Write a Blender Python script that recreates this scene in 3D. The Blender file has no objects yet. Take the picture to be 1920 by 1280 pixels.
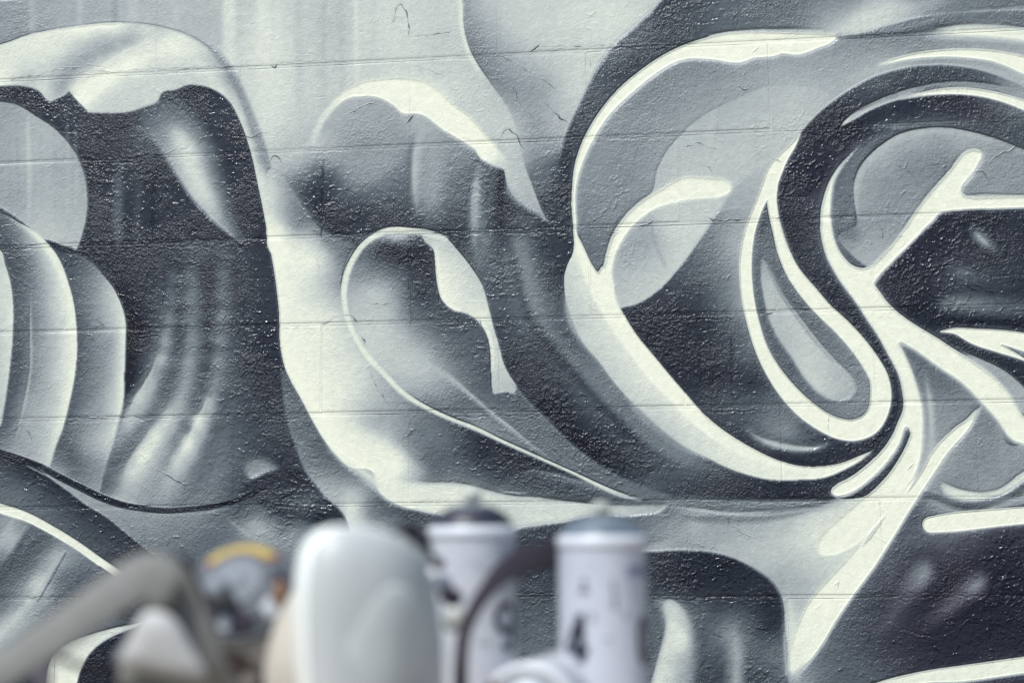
import bpy, bmesh, math, random
import numpy as np
from mathutils import Vector, Matrix

# ------------------------------------------------------------------ camera
scene = bpy.context.scene
COL = scene.collection
CAM_Z = 1.152
CAM_D = 3.105
YAW = 0.128          # radians, turned a little to the left: the left end of the wall is farther
PITCH = math.atan(360.0 / 2667.0)
ROLL = -0.008
cam_data = bpy.data.cameras.new('camera')
cam = bpy.data.objects.new('camera', cam_data)
COL.objects.link(cam)
cam.location = (0.0, -CAM_D, CAM_Z)
_R = Matrix.Rotation(YAW, 3, 'Z') @ Matrix.Rotation(math.pi / 2 + PITCH, 3, 'X') @ Matrix.Rotation(ROLL, 3, 'Z')
cam.rotation_euler = _R.to_euler()
cam_data.sensor_width = 36.0
cam_data.lens = 50.0
cam_data.clip_start = 0.02
cam_data.clip_end = 200.0
cam_data.dof.use_dof = True
cam_data.dof.focus_distance = 3.14
cam_data.dof.aperture_fstop = 3.3
scene.camera = cam

# ------------------------------------------------------------------ light: soft overcast day
SUN_ELEV, SUN_AZ = math.radians(56), math.radians(212)   # azimuth: direction the light comes from, clockwise from +Y
world = bpy.data.worlds.new('World')
scene.world = world
world.use_nodes = True
wn = world.node_tree
sky = wn.nodes.new('ShaderNodeTexSky')
sky.sky_type = 'NISHITA'
sky.sun_disc = False
sky.sun_elevation = SUN_ELEV
sky.sun_rotation = SUN_AZ
sky.air_density = 1.0
sky.dust_density = 0.6
sky.ozone_density = 0.6
bg = wn.nodes['Background']
bg.inputs['Strength'].default_value = 0.06
wn.links.new(sky.outputs['Color'], bg.inputs['Color'])

sun_data = bpy.data.lights.new('sun', 'SUN')
sun_data.energy = 2.4
sun_data.angle = math.radians(10)
sun_data.color = (1.0, 0.993, 0.98)
sun = bpy.data.objects.new('sun', sun_data)
COL.objects.link(sun)
sd = Vector((math.sin(SUN_AZ) * math.cos(SUN_ELEV), math.cos(SUN_AZ) * math.cos(SUN_ELEV), math.sin(SUN_ELEV)))
sun.rotation_euler = sd.to_track_quat('Z', 'Y').to_euler()
sun.location = sd * 8

scene.view_settings.view_transform = 'Standard'
scene.view_settings.look = 'None'
scene.view_settings.exposure = 1.14
scene.view_settings.gamma = 1.0
scene.view_settings.use_curve_mapping = False

# camera geometry used only to turn traced photo points into places on the wall and the table
def ray(px, py):
    return _R @ Vector(((px - 960) / 2666.67, (640 - py) / 2666.67, -1.0))
def wall_pt(px, py):
    d = ray(px, py)
    t = CAM_D / d.y
    return d.x * t, CAM_Z + d.z * t
def at(px, py, depth):
    """point seen at photo pixel (px, py), depth metres in front of the camera"""
    return Vector((0, -CAM_D, CAM_Z)) + ray(px, py) * depth
# ------------------------------------------------------------------ the mural: sprayed in wall coordinates
PPM = 700.0                       # texels per metre of wall
WX0, WX1, WZ0, WZ1 = -2.05, 1.25, 0.45, 2.62
CW, CH = int((WX1 - WX0) * PPM), int((WZ1 - WZ0) * PPM)
KPX = PPM * 0.0012                # texels per traced pixel (for brush widths)
tone = np.full((CH, CW), 170.0, np.float32)

def to_canvas(p):
    p = np.asarray(p, float)
    d0 = (p[:, 0] - 960) / 2666.67
    d1 = (640 - p[:, 1]) / 2666.67
    R = np.array(_R)
    d = np.stack([d0, d1, -np.ones(len(p))], 1) @ R.T
    t = CAM_D / d[:, 1]
    return np.stack([(d[:, 0] * t - WX0) * PPM, (WZ1 - CAM_Z - d[:, 2] * t) * PPM], 1)

def spline(pts, closed=False, step=5.0):
    """smooth curve through pts (a point given twice is a corner)"""
    P = [np.array(p, float) for p in pts]
    runs, cur = [], [P[0]]
    for a in P[1:]:
        if np.allclose(a, cur[-1]):
            if len(cur) > 1: runs.append(cur)
            cur = [a]
        else:
            cur.append(a)
    corner_found = len(runs) > 0
    if closed and not np.allclose(cur[-1], P[0]):
        cur.append(P[0])
    runs.append(cur)
    out = []
    for r in runs:
        if len(r) < 2: continue
        loop = closed and not corner_found
        n = len(r)
        for i in range(n - 1):
            p1, p2 = r[i], r[i + 1]
            p0 = r[i - 1] if i > 0 else (r[-2] if loop else 2 * p1 - p2)
            p3 = r[i + 2] if i + 2 < n else (r[1] if loop else 2 * p2 - p1)
            L = np.hypot(*(p2 - p1)[:2])
            k = max(2, int(L / step))
            d1 = max(np.hypot(*(p1 - p0)[:2]), 1e-3) ** .5
            d2 = max(L, 1e-3) ** .5
            d3 = max(np.hypot(*(p3 - p2)[:2]), 1e-3) ** .5
            m1 = ((p1 - p0) / d1 - (p2 - p0) / (d1 + d2) + (p2 - p1) / d2) * d2
            m2 = ((p2 - p1) / d2 - (p3 - p1) / (d2 + d3) + (p3 - p2) / d3) * d2
            for t in np.arange(k) / k:
                out.append((2*t**3 - 3*t**2 + 1) * p1 + (t**3 - 2*t**2 + t) * m1 + (-2*t**3 + 3*t**2) * p2 + (t**3 - t**2) * m2)
    if not closed: out.append(P[-1])
    return np.array(out)

def blur(a, s):
    if s < 0.3: return a
    r = max(1, int(round(math.sqrt(s * s + 0.08))))
    if s < 4:
        r = int(3 * s + 1)
        k = np.exp(-np.arange(-r, r + 1) ** 2 / (2 * s * s)); k /= k.sum()
        for ax in (0, 1):
            b = np.zeros_like(a)
            n = a.shape[ax]
            pad = np.pad(a, [(r, r) if x == ax else (0, 0) for x in (0, 1)], mode='edge')
            for i, w in enumerate(k):
                b += np.float32(w) * (pad[i:i + n] if ax == 0 else pad[:, i:i + n])
            a = b
        return a
    w = int(round(s))                  # three box passes of half-width w: sigma = w*(~1)
    for _ in range(3):
        for ax in (0, 1):
            n = a.shape[ax]
            pad = np.pad(a, [(w + 1, w) if x == ax else (0, 0) for x in (0, 1)], mode='edge')
            c = np.cumsum(pad, ax, dtype=np.float64)
            a = ((c[2*w+1:2*w+1+n] - c[:n]) if ax == 0 else (c[:, 2*w+1:2*w+1+n] - c[:, :n])).astype(np.float32) / (2*w + 1)
    return a

def raster(poly, x0, y0, w, h):
    d = np.zeros((h, w + 1), np.int32)
    a, b = poly, np.roll(poly, -1, 0)
    for (xa, ya), (xb, yb) in zip(a, b):
        if ya == yb: continue
        if ya > yb: xa, ya, xb, yb = xb, yb, xa, ya
        r0, r1 = max(0, math.ceil(ya - y0 - .5)), min(h - 1, math.ceil(yb - y0 - .5) - 1)
        if r1 < r0: continue
        rows = np.arange(r0, r1 + 1)
        xs = xa + (rows + .5 + y0 - ya) * (xb - xa) / (yb - ya)
        c = np.clip(np.ceil(xs - x0 - .5), 0, w).astype(int)
        np.add.at(d, (rows, c), 1)
    return (np.cumsum(d, 1)[:, :w] % 2).astype(np.float32)

def field(samples, x0, y0, w, h):
    """smooth airbrushed tone through scattered samples (linear radial basis)"""
    s = np.array(samples, float)
    c = to_canvas(s[:, :2]); v = s[:, 2]
    n = len(c)
    if n == 1: return np.full((h, w), v[0], np.float32)
    D = np.hypot(c[:, None, 0] - c[None, :, 0], c[:, None, 1] - c[None, :, 1])
    A = np.ones((n + 1, n + 1)); A[:n, :n] = np.sqrt(D * D + 15.0 ** 2); A[n, n] = 0
    sol = np.linalg.solve(A, np.append(v, 0))
    q = 6
    gx = np.arange(0, w + q, q) + x0; gy = np.arange(0, h + q, q) + y0
    F = np.full((len(gy), len(gx)), sol[n])
    for i in range(n):
        F += sol[i] * np.sqrt((gx[None, :] - c[i, 0]) ** 2 + (gy[:, None] - c[i, 1]) ** 2 + 225.0)
    F = np.clip(F, v.min() - 4, v.max() + 4)
    ix = np.arange(w) / q; i0 = ix.astype(int); fx = (ix - i0)[None, :]
    F = F[:, i0] * (1 - fx) + F[:, i0 + 1] * fx
    iy = np.arange(h) / q; j0 = iy.astype(int); fy = (iy - j0)[:, None]
    return (F[j0] * (1 - fy) + F[j0 + 1] * fy).astype(np.float32)

def box(c, m):
    x0, y0 = np.floor(c.min(0) - m).astype(int); x1, y1 = np.ceil(c.max(0) + m).astype(int)
    x0, y0 = max(0, x0), max(0, y0)
    return x0, y0, min(CW, x1) - x0, min(CH, y1) - y0

def fill(pts, t, soft=1.2, op=1.0, clip=None, smooth=True):
    poly = to_canvas(spline(pts, True) if smooth else np.array(pts, float))
    s = (soft + (.7 if t == 236 else 0)) * KPX
    x0, y0, w, h = box(poly, 3 * s + (18 if t == 236 else 2))
    if w < 2 or h < 2: return None
    m = blur(raster(poly, x0, y0, w, h), s)
    mask = (x0, y0, m)
    if t == 236: _lay(x0, y0, blur(m, 5 * KPX) * .30, 222, clip)      # overspray round a thick white stroke
    _lay(x0, y0, m * op, t, clip)
    return mask

def line(pts, t, soft=1.5, op=1.0, clip=None, w=None):
    """pts: (x, y, width[, opacity]) along the middle of a sprayed stroke"""
    P = [tuple(p) + ((w,) if len(p) == 2 else ()) for p in pts]
    P = [p if len(p) == 4 else p + (1.0,) for p in P]
    if t == 236 and soft < 4:
        line([(p[0], p[1], p[2] + 3, p[3]) for p in P], 222.0001, soft=9, op=.30, clip=clip); soft += .8
    q = spline(P, False, 4.0)
    c = to_canvas(q[:, :2]); rad = np.maximum(q[:, 2], .2) * KPX / 2; al = np.clip(q[:, 3], 0, 1)
    s = max(soft * KPX, .55)
    R = rad.max() + s + 1
    x0, y0, W, H = box(c, R + 1)
    if W < 2 or H < 2: return None
    m = np.zeros((H, W), np.float32)
    for i in range(len(c) - 1):
        a, b = c[i], c[i + 1]
        rr = max(rad[i], rad[i + 1]) + s + 1
        bx0 = max(0, int(min(a[0], b[0]) - rr - x0)); bx1 = min(W, int(max(a[0], b[0]) + rr - x0) + 2)
        by0 = max(0, int(min(a[1], b[1]) - rr - y0)); by1 = min(H, int(max(a[1], b[1]) + rr - y0) + 2)
        if bx1 <= bx0 or by1 <= by0: continue
        X = np.arange(bx0, bx1) + x0 - a[0] + .5; Y = np.arange(by0, by1) + y0 - a[1] + .5
        d = b - a; L2 = max(d @ d, 1e-6)
        u = np.clip((X[None, :] * d[0] + Y[:, None] * d[1]) / L2, 0, 1)
        dist = np.sqrt((X[None, :] - u * d[0]) ** 2 + (Y[:, None] - u * d[1]) ** 2)
        r = rad[i] + u * (rad[i + 1] - rad[i])
        v = np.clip((r + s - dist) / (2 * s), 0, 1)
        v = v * v * (3 - 2 * v) * (al[i] + u * (al[i + 1] - al[i]))
        sub = m[by0:by1, bx0:bx1]
        np.maximum(sub, v, out=sub)
    _lay(x0, y0, m * op, t, clip)
    return (x0, y0, m)

def _lay(x0, y0, m, t, clip):
    h, w = m.shape
    if clip is not None:
        cx, cy, cm = clip
        full = np.zeros_like(m)
        ax0, ay0 = max(x0, cx), max(y0, cy)
        ax1, ay1 = min(x0 + w, cx + cm.shape[1]), min(y0 + h, cy + cm.shape[0])
        if ax1 <= ax0 or ay1 <= ay0: return
        full[ay0-y0:ay1-y0, ax0-x0:ax1-x0] = cm[ay0-cy:ay1-cy, ax0-cx:ax1-cx]
        m = m * full
    T = field(t, x0, y0, w, h) if isinstance(t, (list, tuple)) else t
    v = tone[y0:y0+h, x0:x0+w]
    v += m * (T - v)

def flow(outline, lines, soft=2.0, extra=()):
    """tones that follow a bundle of sweeping lines; each line is (x, y, tone)"""
    S = list(extra)
    for L in lines:
        q = spline(L, False, 9.0)
        n = 13
        for i in range(n):
            S.append(tuple(q[int(i * (len(q) - 1) / (n - 1))]))
    return fill(outline, S, soft)
def paint_mural():
    W = 240
    # ---- base coats: broad tones all over the wall, running on past the photograph
    everywhere = [(-900,-700),(2700,-700),(2700,1900),(-900,1900)]
    fill(everywhere, [(-500,-300,165),(300,-300,175),(700,-300,200),(1200,-300,150),(1900,-300,130),(2400,-300,150),
        (-400,300,150),(-400,800,150),(-400,1200,120),(2300,300,150),(2300,700,90),(2300,1100,70),(900,1500,120),(1700,1500,120),(200,1500,120),
        (30,20,150),(150,20,168),(300,20,176),(420,60,182),(480,80,210),(560,80,198),(700,60,205),(820,60,200),(560,200,200),(700,120,202),(850,120,200),(640,60,190),
        (520,200,208),(500,260,200),(560,280,180),(880,200,195),(930,240,195)], 0, smooth=False)
    for x, t, w, o in ((60,190,14,.3),(150,195,10,.35),(215,150,12,.4),(250,190,20,.3),(330,188,16,.3),(430,214,26,.5),(495,214,30,.5),(520,214,16,.3),(560,185,16,.4),(605,186,14,.5),(640,184,12,.5),(668,218,8,.5),(680,204,10,.3),(700,196,18,.3)):
        line([(x,-300,w),(x,60,w,1),(x+3,200,w,.6),(x+3,290,w,0)], t, soft=8, op=min(.85, o * 1.6))
    # gray cloud band at far left top
    line([(-120,80,30),(0,70,24),(60,58,12,.5),(110,50,6,0)], 140, soft=14, op=.7)

    # ---- gray form top centre and the dark band round the big ring
    gform = [(868,-260),(868,20),(871,58),(881,92),(897,122),(922,158),(948,195),(966,235),(975,270),(985,310),(1000,350),(1024,412),(1024,412),(1060,445),(1080,445),(1080,300),(1120,120),(1260,-20),(1420,-260)]
    line([(866,-200,12),(866,20,12),(870,62,12),(880,98,10),(896,130,8,.7),(912,154,4,0)], 222, soft=6, op=.9)
    g = fill(gform, [(875,40,140),(890,95,128),(915,140,135),(945,180,150),(905,20,168),(960,40,190),(1040,40,200),(1150,40,206),(1000,100,186),(1080,110,200),(1130,90,204),(960,120,165),(1010,160,160),(1070,180,190),(1090,150,200),(965,220,165),(1000,230,150),(1045,235,170),(1055,255,160),(1000,290,140),(1035,280,140),(1000,330,112),(1045,310,100),(1030,360,84),(1055,360,64),(1030,400,70),(1060,420,60),(1150,-200,180),(900,-200,150)], soft=1.5)
    line([(905,150,10),(935,190,26),(962,235,34),(975,270,28),(985,300,10)], 178, soft=16, op=.65, clip=g)
    band = [(1560,-260),(1245,-4),(1222,22),(1190,52),(1152,86),(1126,120),(1106,156),(1086,196),(1071,228),(1058,262),(1050,300),(1046,340),(1042,400),(1042,450),(1085,450),(1085,340),(1120,225),(1200,140),(1290,95),(1580,75),(1750,30),(2050,-40),(2050,-260)]
    fill(band, [(1240,10,78),(1270,60,72),(1180,110,78),(1150,140,80),(1120,190,80),(1090,240,72),(1070,290,64),(1060,340,54),(1060,420,56),(1200,90,92),(1160,100,100),(1290,20,84),(1330,40,92),(1400,25,104),(1420,50,112),(1480,20,112),(1490,50,130),(1540,30,150),(1560,55,178),(1620,30,196),(1680,12,186),(1600,0,150),(1730,10,150),(1800,5,125),(1880,10,118),(1900,-60,110),(1400,-100,100)], soft=2.2)
    line([(1052,296,20),(1049,340,30),(1046,400,34),(1046,450,30)], 70, soft=16, op=.6)

    # ---- inside of the big ring
    ring = [(1080,440),(1074,380),(1080,320),(1096,270),(1120,218),(1160,172),(1215,128),(1285,92),(1390,80),(1560,76),(1660,48),(1740,30),(1920,20),(2150,40),(2150,460),(1640,520),(1400,640),(1280,720),(1180,590),(1110,500)]
    R = fill(ring, [(1100,330,142),(1095,400,130),(1110,470,112),(1130,260,146),(1170,340,140),(1180,240,142),(1150,410,132),(1240,180,138),(1300,150,142),(1330,125,138),(1400,160,160),(1230,280,150),(1290,200,152),(1360,180,160),(1450,140,166),(1560,110,156),(1480,200,178),(1430,280,186),(1560,170,176),(1620,130,172),(1400,380,170),(1380,420,160),(1390,500,140),(1600,90,150),(1660,70,138),(1660,100,162),(1750,80,150),(1850,90,160),(1920,95,166),(1740,40,128),(1850,30,122),(1920,25,116),(2100,60,120)], soft=1.2)
    # soft white bands at the right top
    line([(1560,66,10,.9),(1610,45,26,.7),(1660,26,26,.6),(1720,10,20,.5),(1790,-20,20,.4)], 205, soft=14, op=.75)
    line([(1570,70,6),(1640,64,8),(1700,58,9),(1760,44,14,.8),(1820,34,14,.5),(1920,30,16,.4)], 96, soft=5, op=.75)
    line([(1730,64,10,0),(1780,60,20,.8),(1850,60,24,1),(1930,68,26,1),(2060,100,26)], 226, soft=9, op=1)
    # pale leaf behind the inner crescent
    leaf = [(1164,577),(1198,568),(1238,541),(1278,497),(1307,457),(1330,423),(1344,400),(1390,340),(1450,300),(1500,250),(1540,205),(1560,180),(1450,160),(1381,184),(1347,200),(1307,224),(1275,254),(1248,286),(1231,320),(1222,360),(1180,410),(1150,460),(1146,530)]
    L = fill(leaf, [(1170,560,188),(1160,500,172),(1200,470,170),(1235,520,196),(1225,440,176),(1245,430,198),(1290,440,204),(1320,400,200),(1240,330,184),(1260,285,184),(1310,235,180),(1360,205,178),(1420,180,178),(1500,200,184),(1440,250,190),(1380,300,192),(1300,320,194),(1400,360,186)], soft=1.6)
    line([(1217,400,6),(1222,430,6),(1232,465,6),(1247,498,6)], 160, soft=5, op=.6, clip=L)
    line([(1330,330,3),(1330,260,10),(1335,210,3)], 200, soft=12, op=.4, clip=L)
    line([(1420,320,3),(1418,250,12),(1422,190,3)], 178, soft=8, op=.4, clip=L)

    line([(1640,124,3,0),(1662,118,6,.7),(1700,108,9,1),(1743,102,12,1),(1801,100,16,1),(1868,107,22,1),(1930,126,32,1),(2060,180,40)], 236, soft=2.6)
    line([(1690,118,4,.2),(1745,113,5,.7),(1805,113,6,.7),(1860,120,8,.6),(1900,136,8,.3)], 150, soft=5, op=.7)
    # ---- dark field right of the leaf
    dark = [(1164,577),(1198,568),(1238,541),(1278,497),(1307,457),(1330,423),(1344,400),(1344,400),(1372,390),(1400,396),(1420,440),(1420,560),(1440,650),(1560,800),(1680,800),(1690,860),(1560,905),(1420,900),(1300,840),(1200,700)]
    D = fill(dark, [(1180,580,60),(1230,560,62),(1200,610,52),(1270,520,80),(1260,600,52),(1300,500,96),(1300,470,108),(1330,450,128),(1340,420,142),(1375,410,158),(1375,460,166),(1340,490,124),(1375,500,150),(1320,540,84),(1370,550,128),(1392,575,150),(1340,600,66),(1385,610,110),(1300,650,54),(1360,660,72),(1395,670,92),(1340,720,52),(1290,720,54),(1410,720,60),(1330,755,74),(1370,750,90),(1390,775,84),(1430,790,112),(1480,805,130),(1440,830,90),(1400,830,58),(1500,790,100),(1530,860,50),(1470,855,52),(1580,830,54),(1600,850,56),(1640,830,56)], soft=1.2)
    line([(1398,800,5,.2),(1420,818,9,.8),(1450,830,12),(1490,838,12),(1525,838,9,.9),(1555,833,5,.2)], 205, soft=8, op=.85, clip=D)
    line([(1330,768,3,0),(1390,772,4,.5),(1450,770,3,0)], 40, soft=3, op=.7)

    # ---- dark arcs round the loop at the right
    arch = [(1461,400),(1457,360),(1463,320),(1480,285),(1502,249),(1532,215),(1565,188),(1599,165),(1639,144),(1683,131),(1723,124),(1777,123),(1824,129),(1868,141),(1910,158),(2060,230),(2060,330),(1920,280),(1868,260),(1817,246),(1767,239),(1717,243),(1683,253),(1656,270),(1629,293),(1609,320),(1601,354),(1610,420),(1640,500),(1700,660),(1712,760),(1700,840),(1660,850),(1560,780),(1540,640)]
    A = fill(arch, [(1500,290,56),(1480,350,54),(1500,420,54),(1540,330,52),(1550,260,54),(1600,180,74),(1640,165,82),(1720,138,78),(1777,138,76),(1860,152,100),(1910,172,140),(1640,225,54),(1700,210,58),(1780,205,62),(1850,215,72),(1920,245,88),(1600,270,60),(1680,245,90),(1770,230,90),(1870,245,84),(1600,400,108),(1590,340,110),(1575,380,112),(1620,290,100),(1590,450,110),(1500,500,52),(1560,560,50),(1620,650,50),(1670,720,52),(1685,800,54)], soft=1.4)
    line([(1585,420,26),(1578,380,24),(1586,335,22),(1606,296,18),(1640,262,10,.7),(1690,246,4,.3)], 114, soft=6, op=.9)
    line([(1610,238,6,0),(1660,236,10,.8),(1720,232,12,.9),(1800,228,10,.5),(1850,232,8,0)], 150, soft=5, op=.6)
    line([(1850,140,3,0),(1890,156,14,.8),(1930,172,18),(2030,220,20)], 152, soft=8, op=.8)
    # gray disc with the pale rim
    disc = [(1604,420),(1601,353),(1609,319),(1629,292),(1656,269),(1683,252),(1717,242),(1767,238),(1817,245),(1868,259),(1920,279),(2050,330),(2050,368),(1811,368),(1740,420),(1636,500),(1600,480),(1570,440)]
    G = fill(disc, [(1615,360,160),(1640,340,150),(1680,350,142),(1650,300,164),(1700,290,146),(1760,290,138),(1720,262,166),(1800,262,164),(1880,285,150),(1760,330,140),(1700,400,152),(1870,330,148),(1920,340,146),(1620,400,150),(1640,440,160),(1650,480,172),(1600,440,160),(1580,440,150),(2000,340,146)], soft=1.6)
    line([(1606,400,5,.5),(1604,355,8),(1614,321,9),(1634,294,9),(1662,271,9),(1690,256,8),(1722,248,8),(1767,244,7),(1817,251,6,.8),(1868,265,5,.6),(1920,286,5,.5)], 190, soft=7, op=.65)
    fill([(1570,425),(1585,420),(1605,424),(1614,440),(1600,448),(1580,444)], 108, soft=7, op=.7)
    # light crescent
    cres = [(1576,236),(1576,236),(1602,208),(1643,187),(1683,171),(1733,158),(1784,151),(1851,155),(1920,168),(2050,215),(2050,270),(1920,206),(1878,191),(1834,181),(1778,177),(1733,180),(1683,188),(1636,205),(1599,226)]
    C = fill(cres, [(1590,225,185),(1610,212,160),(1650,190,165),(1683,180,170),(1733,165,150),(1784,158,146),(1851,162,152),(1920,176,160),(1700,180,185),(1784,170,200)], soft=1.2)
    line([(1690,186,3,.4),(1735,176,8,.9),(1784,171,11),(1834,174,13),(1880,184,15),(1930,202,18),(2040,255,20)], 234, soft=3, op=1)
    line([(1580,231,2),(1605,214,4,.8),(1640,199,6,.6),(1690,182,6,.3)], 210, soft=3, op=.7, clip=C)
    # ---- area inside the right hand wedge
    fill([(1639,532),(1670,495),(1700,464),(1733,430),(1760,400),(1784,395),(1920,389),(2120,385),(2120,720),(1920,760),(1860,700),(1757,634),(1690,590)],
        [(1660,530,52),(1750,420,50),(1800,410,52),(1700,500,50),(1760,480,56),(1900,420,54),(1850,420,54),(1740,560,52),(1720,590,50),(1760,600,52),(1850,520,66),(1900,500,60),(1900,600,54),(1840,600,54),(1780,530,70),(2000,500,55)], soft=1.2)
    line([(1824,428,6,.3),(1834,440,16,1),(1846,452,15,.9),(1860,464,10,.5),(1874,476,6,0)], 196, soft=10, op=.8)
    line([(1785,500,10,.4),(1800,508,22,.9),(1830,518,18,.6),(1870,520,16,.25),(1910,514,10,0)], 124, soft=14, op=.8)
    line([(1768,570,20,.9),(1800,568,30,1),(1850,572,30,.9),(1900,575,26,.8),(1960,575,26,.6)], 116, soft=12, op=.9)
    line([(1772,566,10,.5),(1800,566,16,.7),(1850,570,14,.3)], 152, soft=10, op=.7)
    line([(1740,606,8,.6),(1800,604,10,1),(1880,605,10,1),(1960,612,10)], 42, soft=4, op=.85)

    # ---- gray field between the strokes lower right
    low = [(1683,638),(1700,670),(1718,736),(1728,830),(1700,910),(1745,920),(1800,940),(1842,936),(1920,905),(2100,870),(2100,700),(1920,830),(1890,830),(1860,770),(1760,690)]
    fill(low, [(1695,650,110),(1720,690,118),(1735,740,140),(1760,720,120),(1800,760,140),(1770,800,150),(1745,860,170),(1850,820,142),(1820,860,148),(1880,880,146),(1900,850,150),(1790,900,140),(1840,900,150),(1840,780,134),(1715,900,150)], soft=1.4)
    line([(1733,700,6,.4),(1742,745,8,.9),(1746,790,8,.9),(1746,840,7,.5),(1740,880,5,0)], 210, soft=7, op=.75)
    line([(1880,690,3,.3),(1878,860,14,.5),(1880,900,3,0)], 172, soft=10, op=.4)
    # pale sliver at the right edge below the wedge stroke
    fill([(1720,606),(1764,628),(1817,660),(1878,688),(1901,704),(1925,728),(1960,800),(1908,763),(1851,697),(1801,663),(1757,633)],
        [(1764,630,60),(1790,648,80),(1812,664,150),(1850,690,165),(1890,720,168),(1915,760,170)], soft=1.4)
    fill([(1730,604),(1764,616),(1784,628),(1831,649),(1878,662),(1930,680),(2050,740),(2050,800),(1960,760),(1922,724),(1901,704),(1878,688),(1845,668),(1812,658),(1777,640)], 54, soft=1.6)

    # ---- lower middle: light field, dark bands
    fill([(930,925),(1080,940),(1280,925),(1560,900),(1690,915),(1650,1005),(1590,1085),(1530,1180),(1486,1262),(1475,1200),(1464,1119),(1440,1080),(1377,1047),(1300,1030),(1200,1040),(960,1060),(900,1010)],
        [(1240,1010,158),(1290,1010,156),(1300,985,172),(1340,990,164),(1350,1020,172),(1420,1000,180),(1400,1045,182),(1440,1030,188),(1470,985,188),(1520,960,200),(1480,1060,182),(1500,1010,206),(1530,990,214),(1450,1080,170),(1500,1100,176),(1480,1140,190),(1540,1060,200),(1492,1200,212),(1490,1240,200),(1240,960,120),(960,950,200)], soft=2)
    line([(1478,1110,8,.3),(1484,1160,14,.8),(1486,1220,16,.9),(1488,1262,14,.6)], 218, soft=8, op=.8)
    # dark under the swoosh
    sw = [(1060,640),(1120,700),(1180,765),(1260,835),(1330,862),(1374,881),(1430,897),(1505,900),(1580,883),(1640,850),(1690,840),(1700,900),(1617,930),(1557,934),(1440,936),(1355,932),(1280,929),(1200,934),(1130,915),(1060,880),(1000,830),(940,700),(950,560),(1000,560)]
    fill(sw, [(1100,720,70),(1200,800,110),(1240,840,118),(1290,860,108),(1130,800,56),(1160,860,50),(1220,870,74),(1220,900,88),(1260,900,76),(1320,880,84),(1320,910,66),(1400,905,58),(1450,915,52),(1530,915,52),(1600,905,52),(1660,870,54),(1180,905,70),(1100,850,54)], soft=1.6)
    line([(1180,938,6,0),(1280,938,14,.9),(1360,945,18,1),(1440,948,18,1),(1520,943,12,1),(1590,934,6,.4)], 124, soft=7, op=.9)
    line([(1240,962,6,.1),(1300,967,12,.7),(1370,970,14,.8),(1440,968,12,.7),(1510,958,8,.6),(1580,944,5,.2)], 120, soft=8, op=.75)
    line([(1260,948,3,.2),(1310,954,4,.9),(1370,961,5,.9),(1440,958,4,.4)], 176, soft=3, op=.8)
    line([(1230,929,4,.5),(1300,930,5),(1400,936,5),(1480,936,4,.8),(1570,933,4,.5)], 62, soft=3, op=.5)

    # ---- dark right bottom corner
    fill([(1820,950),(1722,935),(1680,1000),(1612,1100),(1545,1200),(1500,1250),(1440,1300),(1440,1420),(2100,1420),(2100,930),(1920,905),(1870,930)],
        [(1720,930,110),(1750,935,150),(1800,935,168),(1800,950,150),(1860,945,130),(1710,960,90),(1700,1010,92),(1740,1015,92),(1800,1010,86),(1880,1000,64),(1680,1060,82),(1720,1050,64),(1640,1100,88),(1660,1130,74),(1600,1160,92),(1580,1200,98),(1560,1240,104),(1520,1250,130),(1500,1270,150),(1700,1110,60),(1800,1080,50),(1880,1080,48),(1800,1180,48),(1900,1180,47),(1700,1180,58),(1650,1220,72),(1750,1230,54),(1640,1250,90),(1560,1300,100),(1460,1290,150),(1900,1300,60),(1900,1400,80),(1500,1400,110)], soft=1.5)
    line([(1765,905,8,.3),(1775,916,16,.8),(1797,926,18,1),(1842,931,14,1),(1880,922,14,1),(1925,890,14,1),(2050,830,16)], 218, soft=5, op=.95)
    line([(1755,934,6,.3),(1790,944,10,.9),(1842,945,12,1),(1880,934,12,1),(1925,908,12),(2040,850,12)], 92, soft=6, op=.85)
    line([(1770,955,8,0),(1830,958,12,.6),(1890,940,16,.8),(1930,925,20,.8)], 190, soft=10, op=.7)
    line([(1740,1052,10,.4),(1730,1070,36,.95),(1712,1096,36,.7),(1690,1126,26,.4),(1660,1170,16,.3),(1636,1206,8,.1)], 140, soft=14, op=.85)
    line([(1736,1062,10,.5),(1728,1078,14,.5),(1716,1094,10,.1)], 170, soft=9, op=.6)
    line([(1846,1076,8,.2),(1832,1092,28,.95),(1808,1112,28,.7),(1775,1138,22,.55),(1740,1166,16,.2)], 138, soft=14, op=.85)
    line([(1838,1082,6,.4),(1824,1098,10,.5),(1808,1110,8,.1)], 168, soft=9, op=.6)
    # dark dome
    dome = [(940,1075),(960,1062),(1050,1044),(1160,1036),(1215,1034),(1280,1032),(1336,1036),(1377,1047),(1419,1070),(1446,1091),(1462,1118),(1468,1156),(1468,1200),(1472,1250),(1476,1420),(900,1420),(900,1200)]
    Q = fill(dome, [(980,1080,66),(1050,1060,62),(1240,1050,58),(1300,1045,52),(1380,1070,50),(1430,1100,52),(1240,1100,60),(1300,1100,54),(1380,1105,54),(1455,1150,56),(990,1140,84),(1000,1200,100),(1020,1260,110),(1220,1130,90),(1310,1140,92),(1340,1150,84),(1330,1200,100),(1320,1270,78),(1360,1180,130),(1400,1150,84),(1405,1220,104),(1400,1270,80),(1440,1180,64),(1435,1260,90),(1460,1220,120)], soft=1.8)
    line([(1470,1150,4,.2),(1470,1200,7,.8),(1474,1260,8,.8)], 196, soft=5, op=.8)
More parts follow.
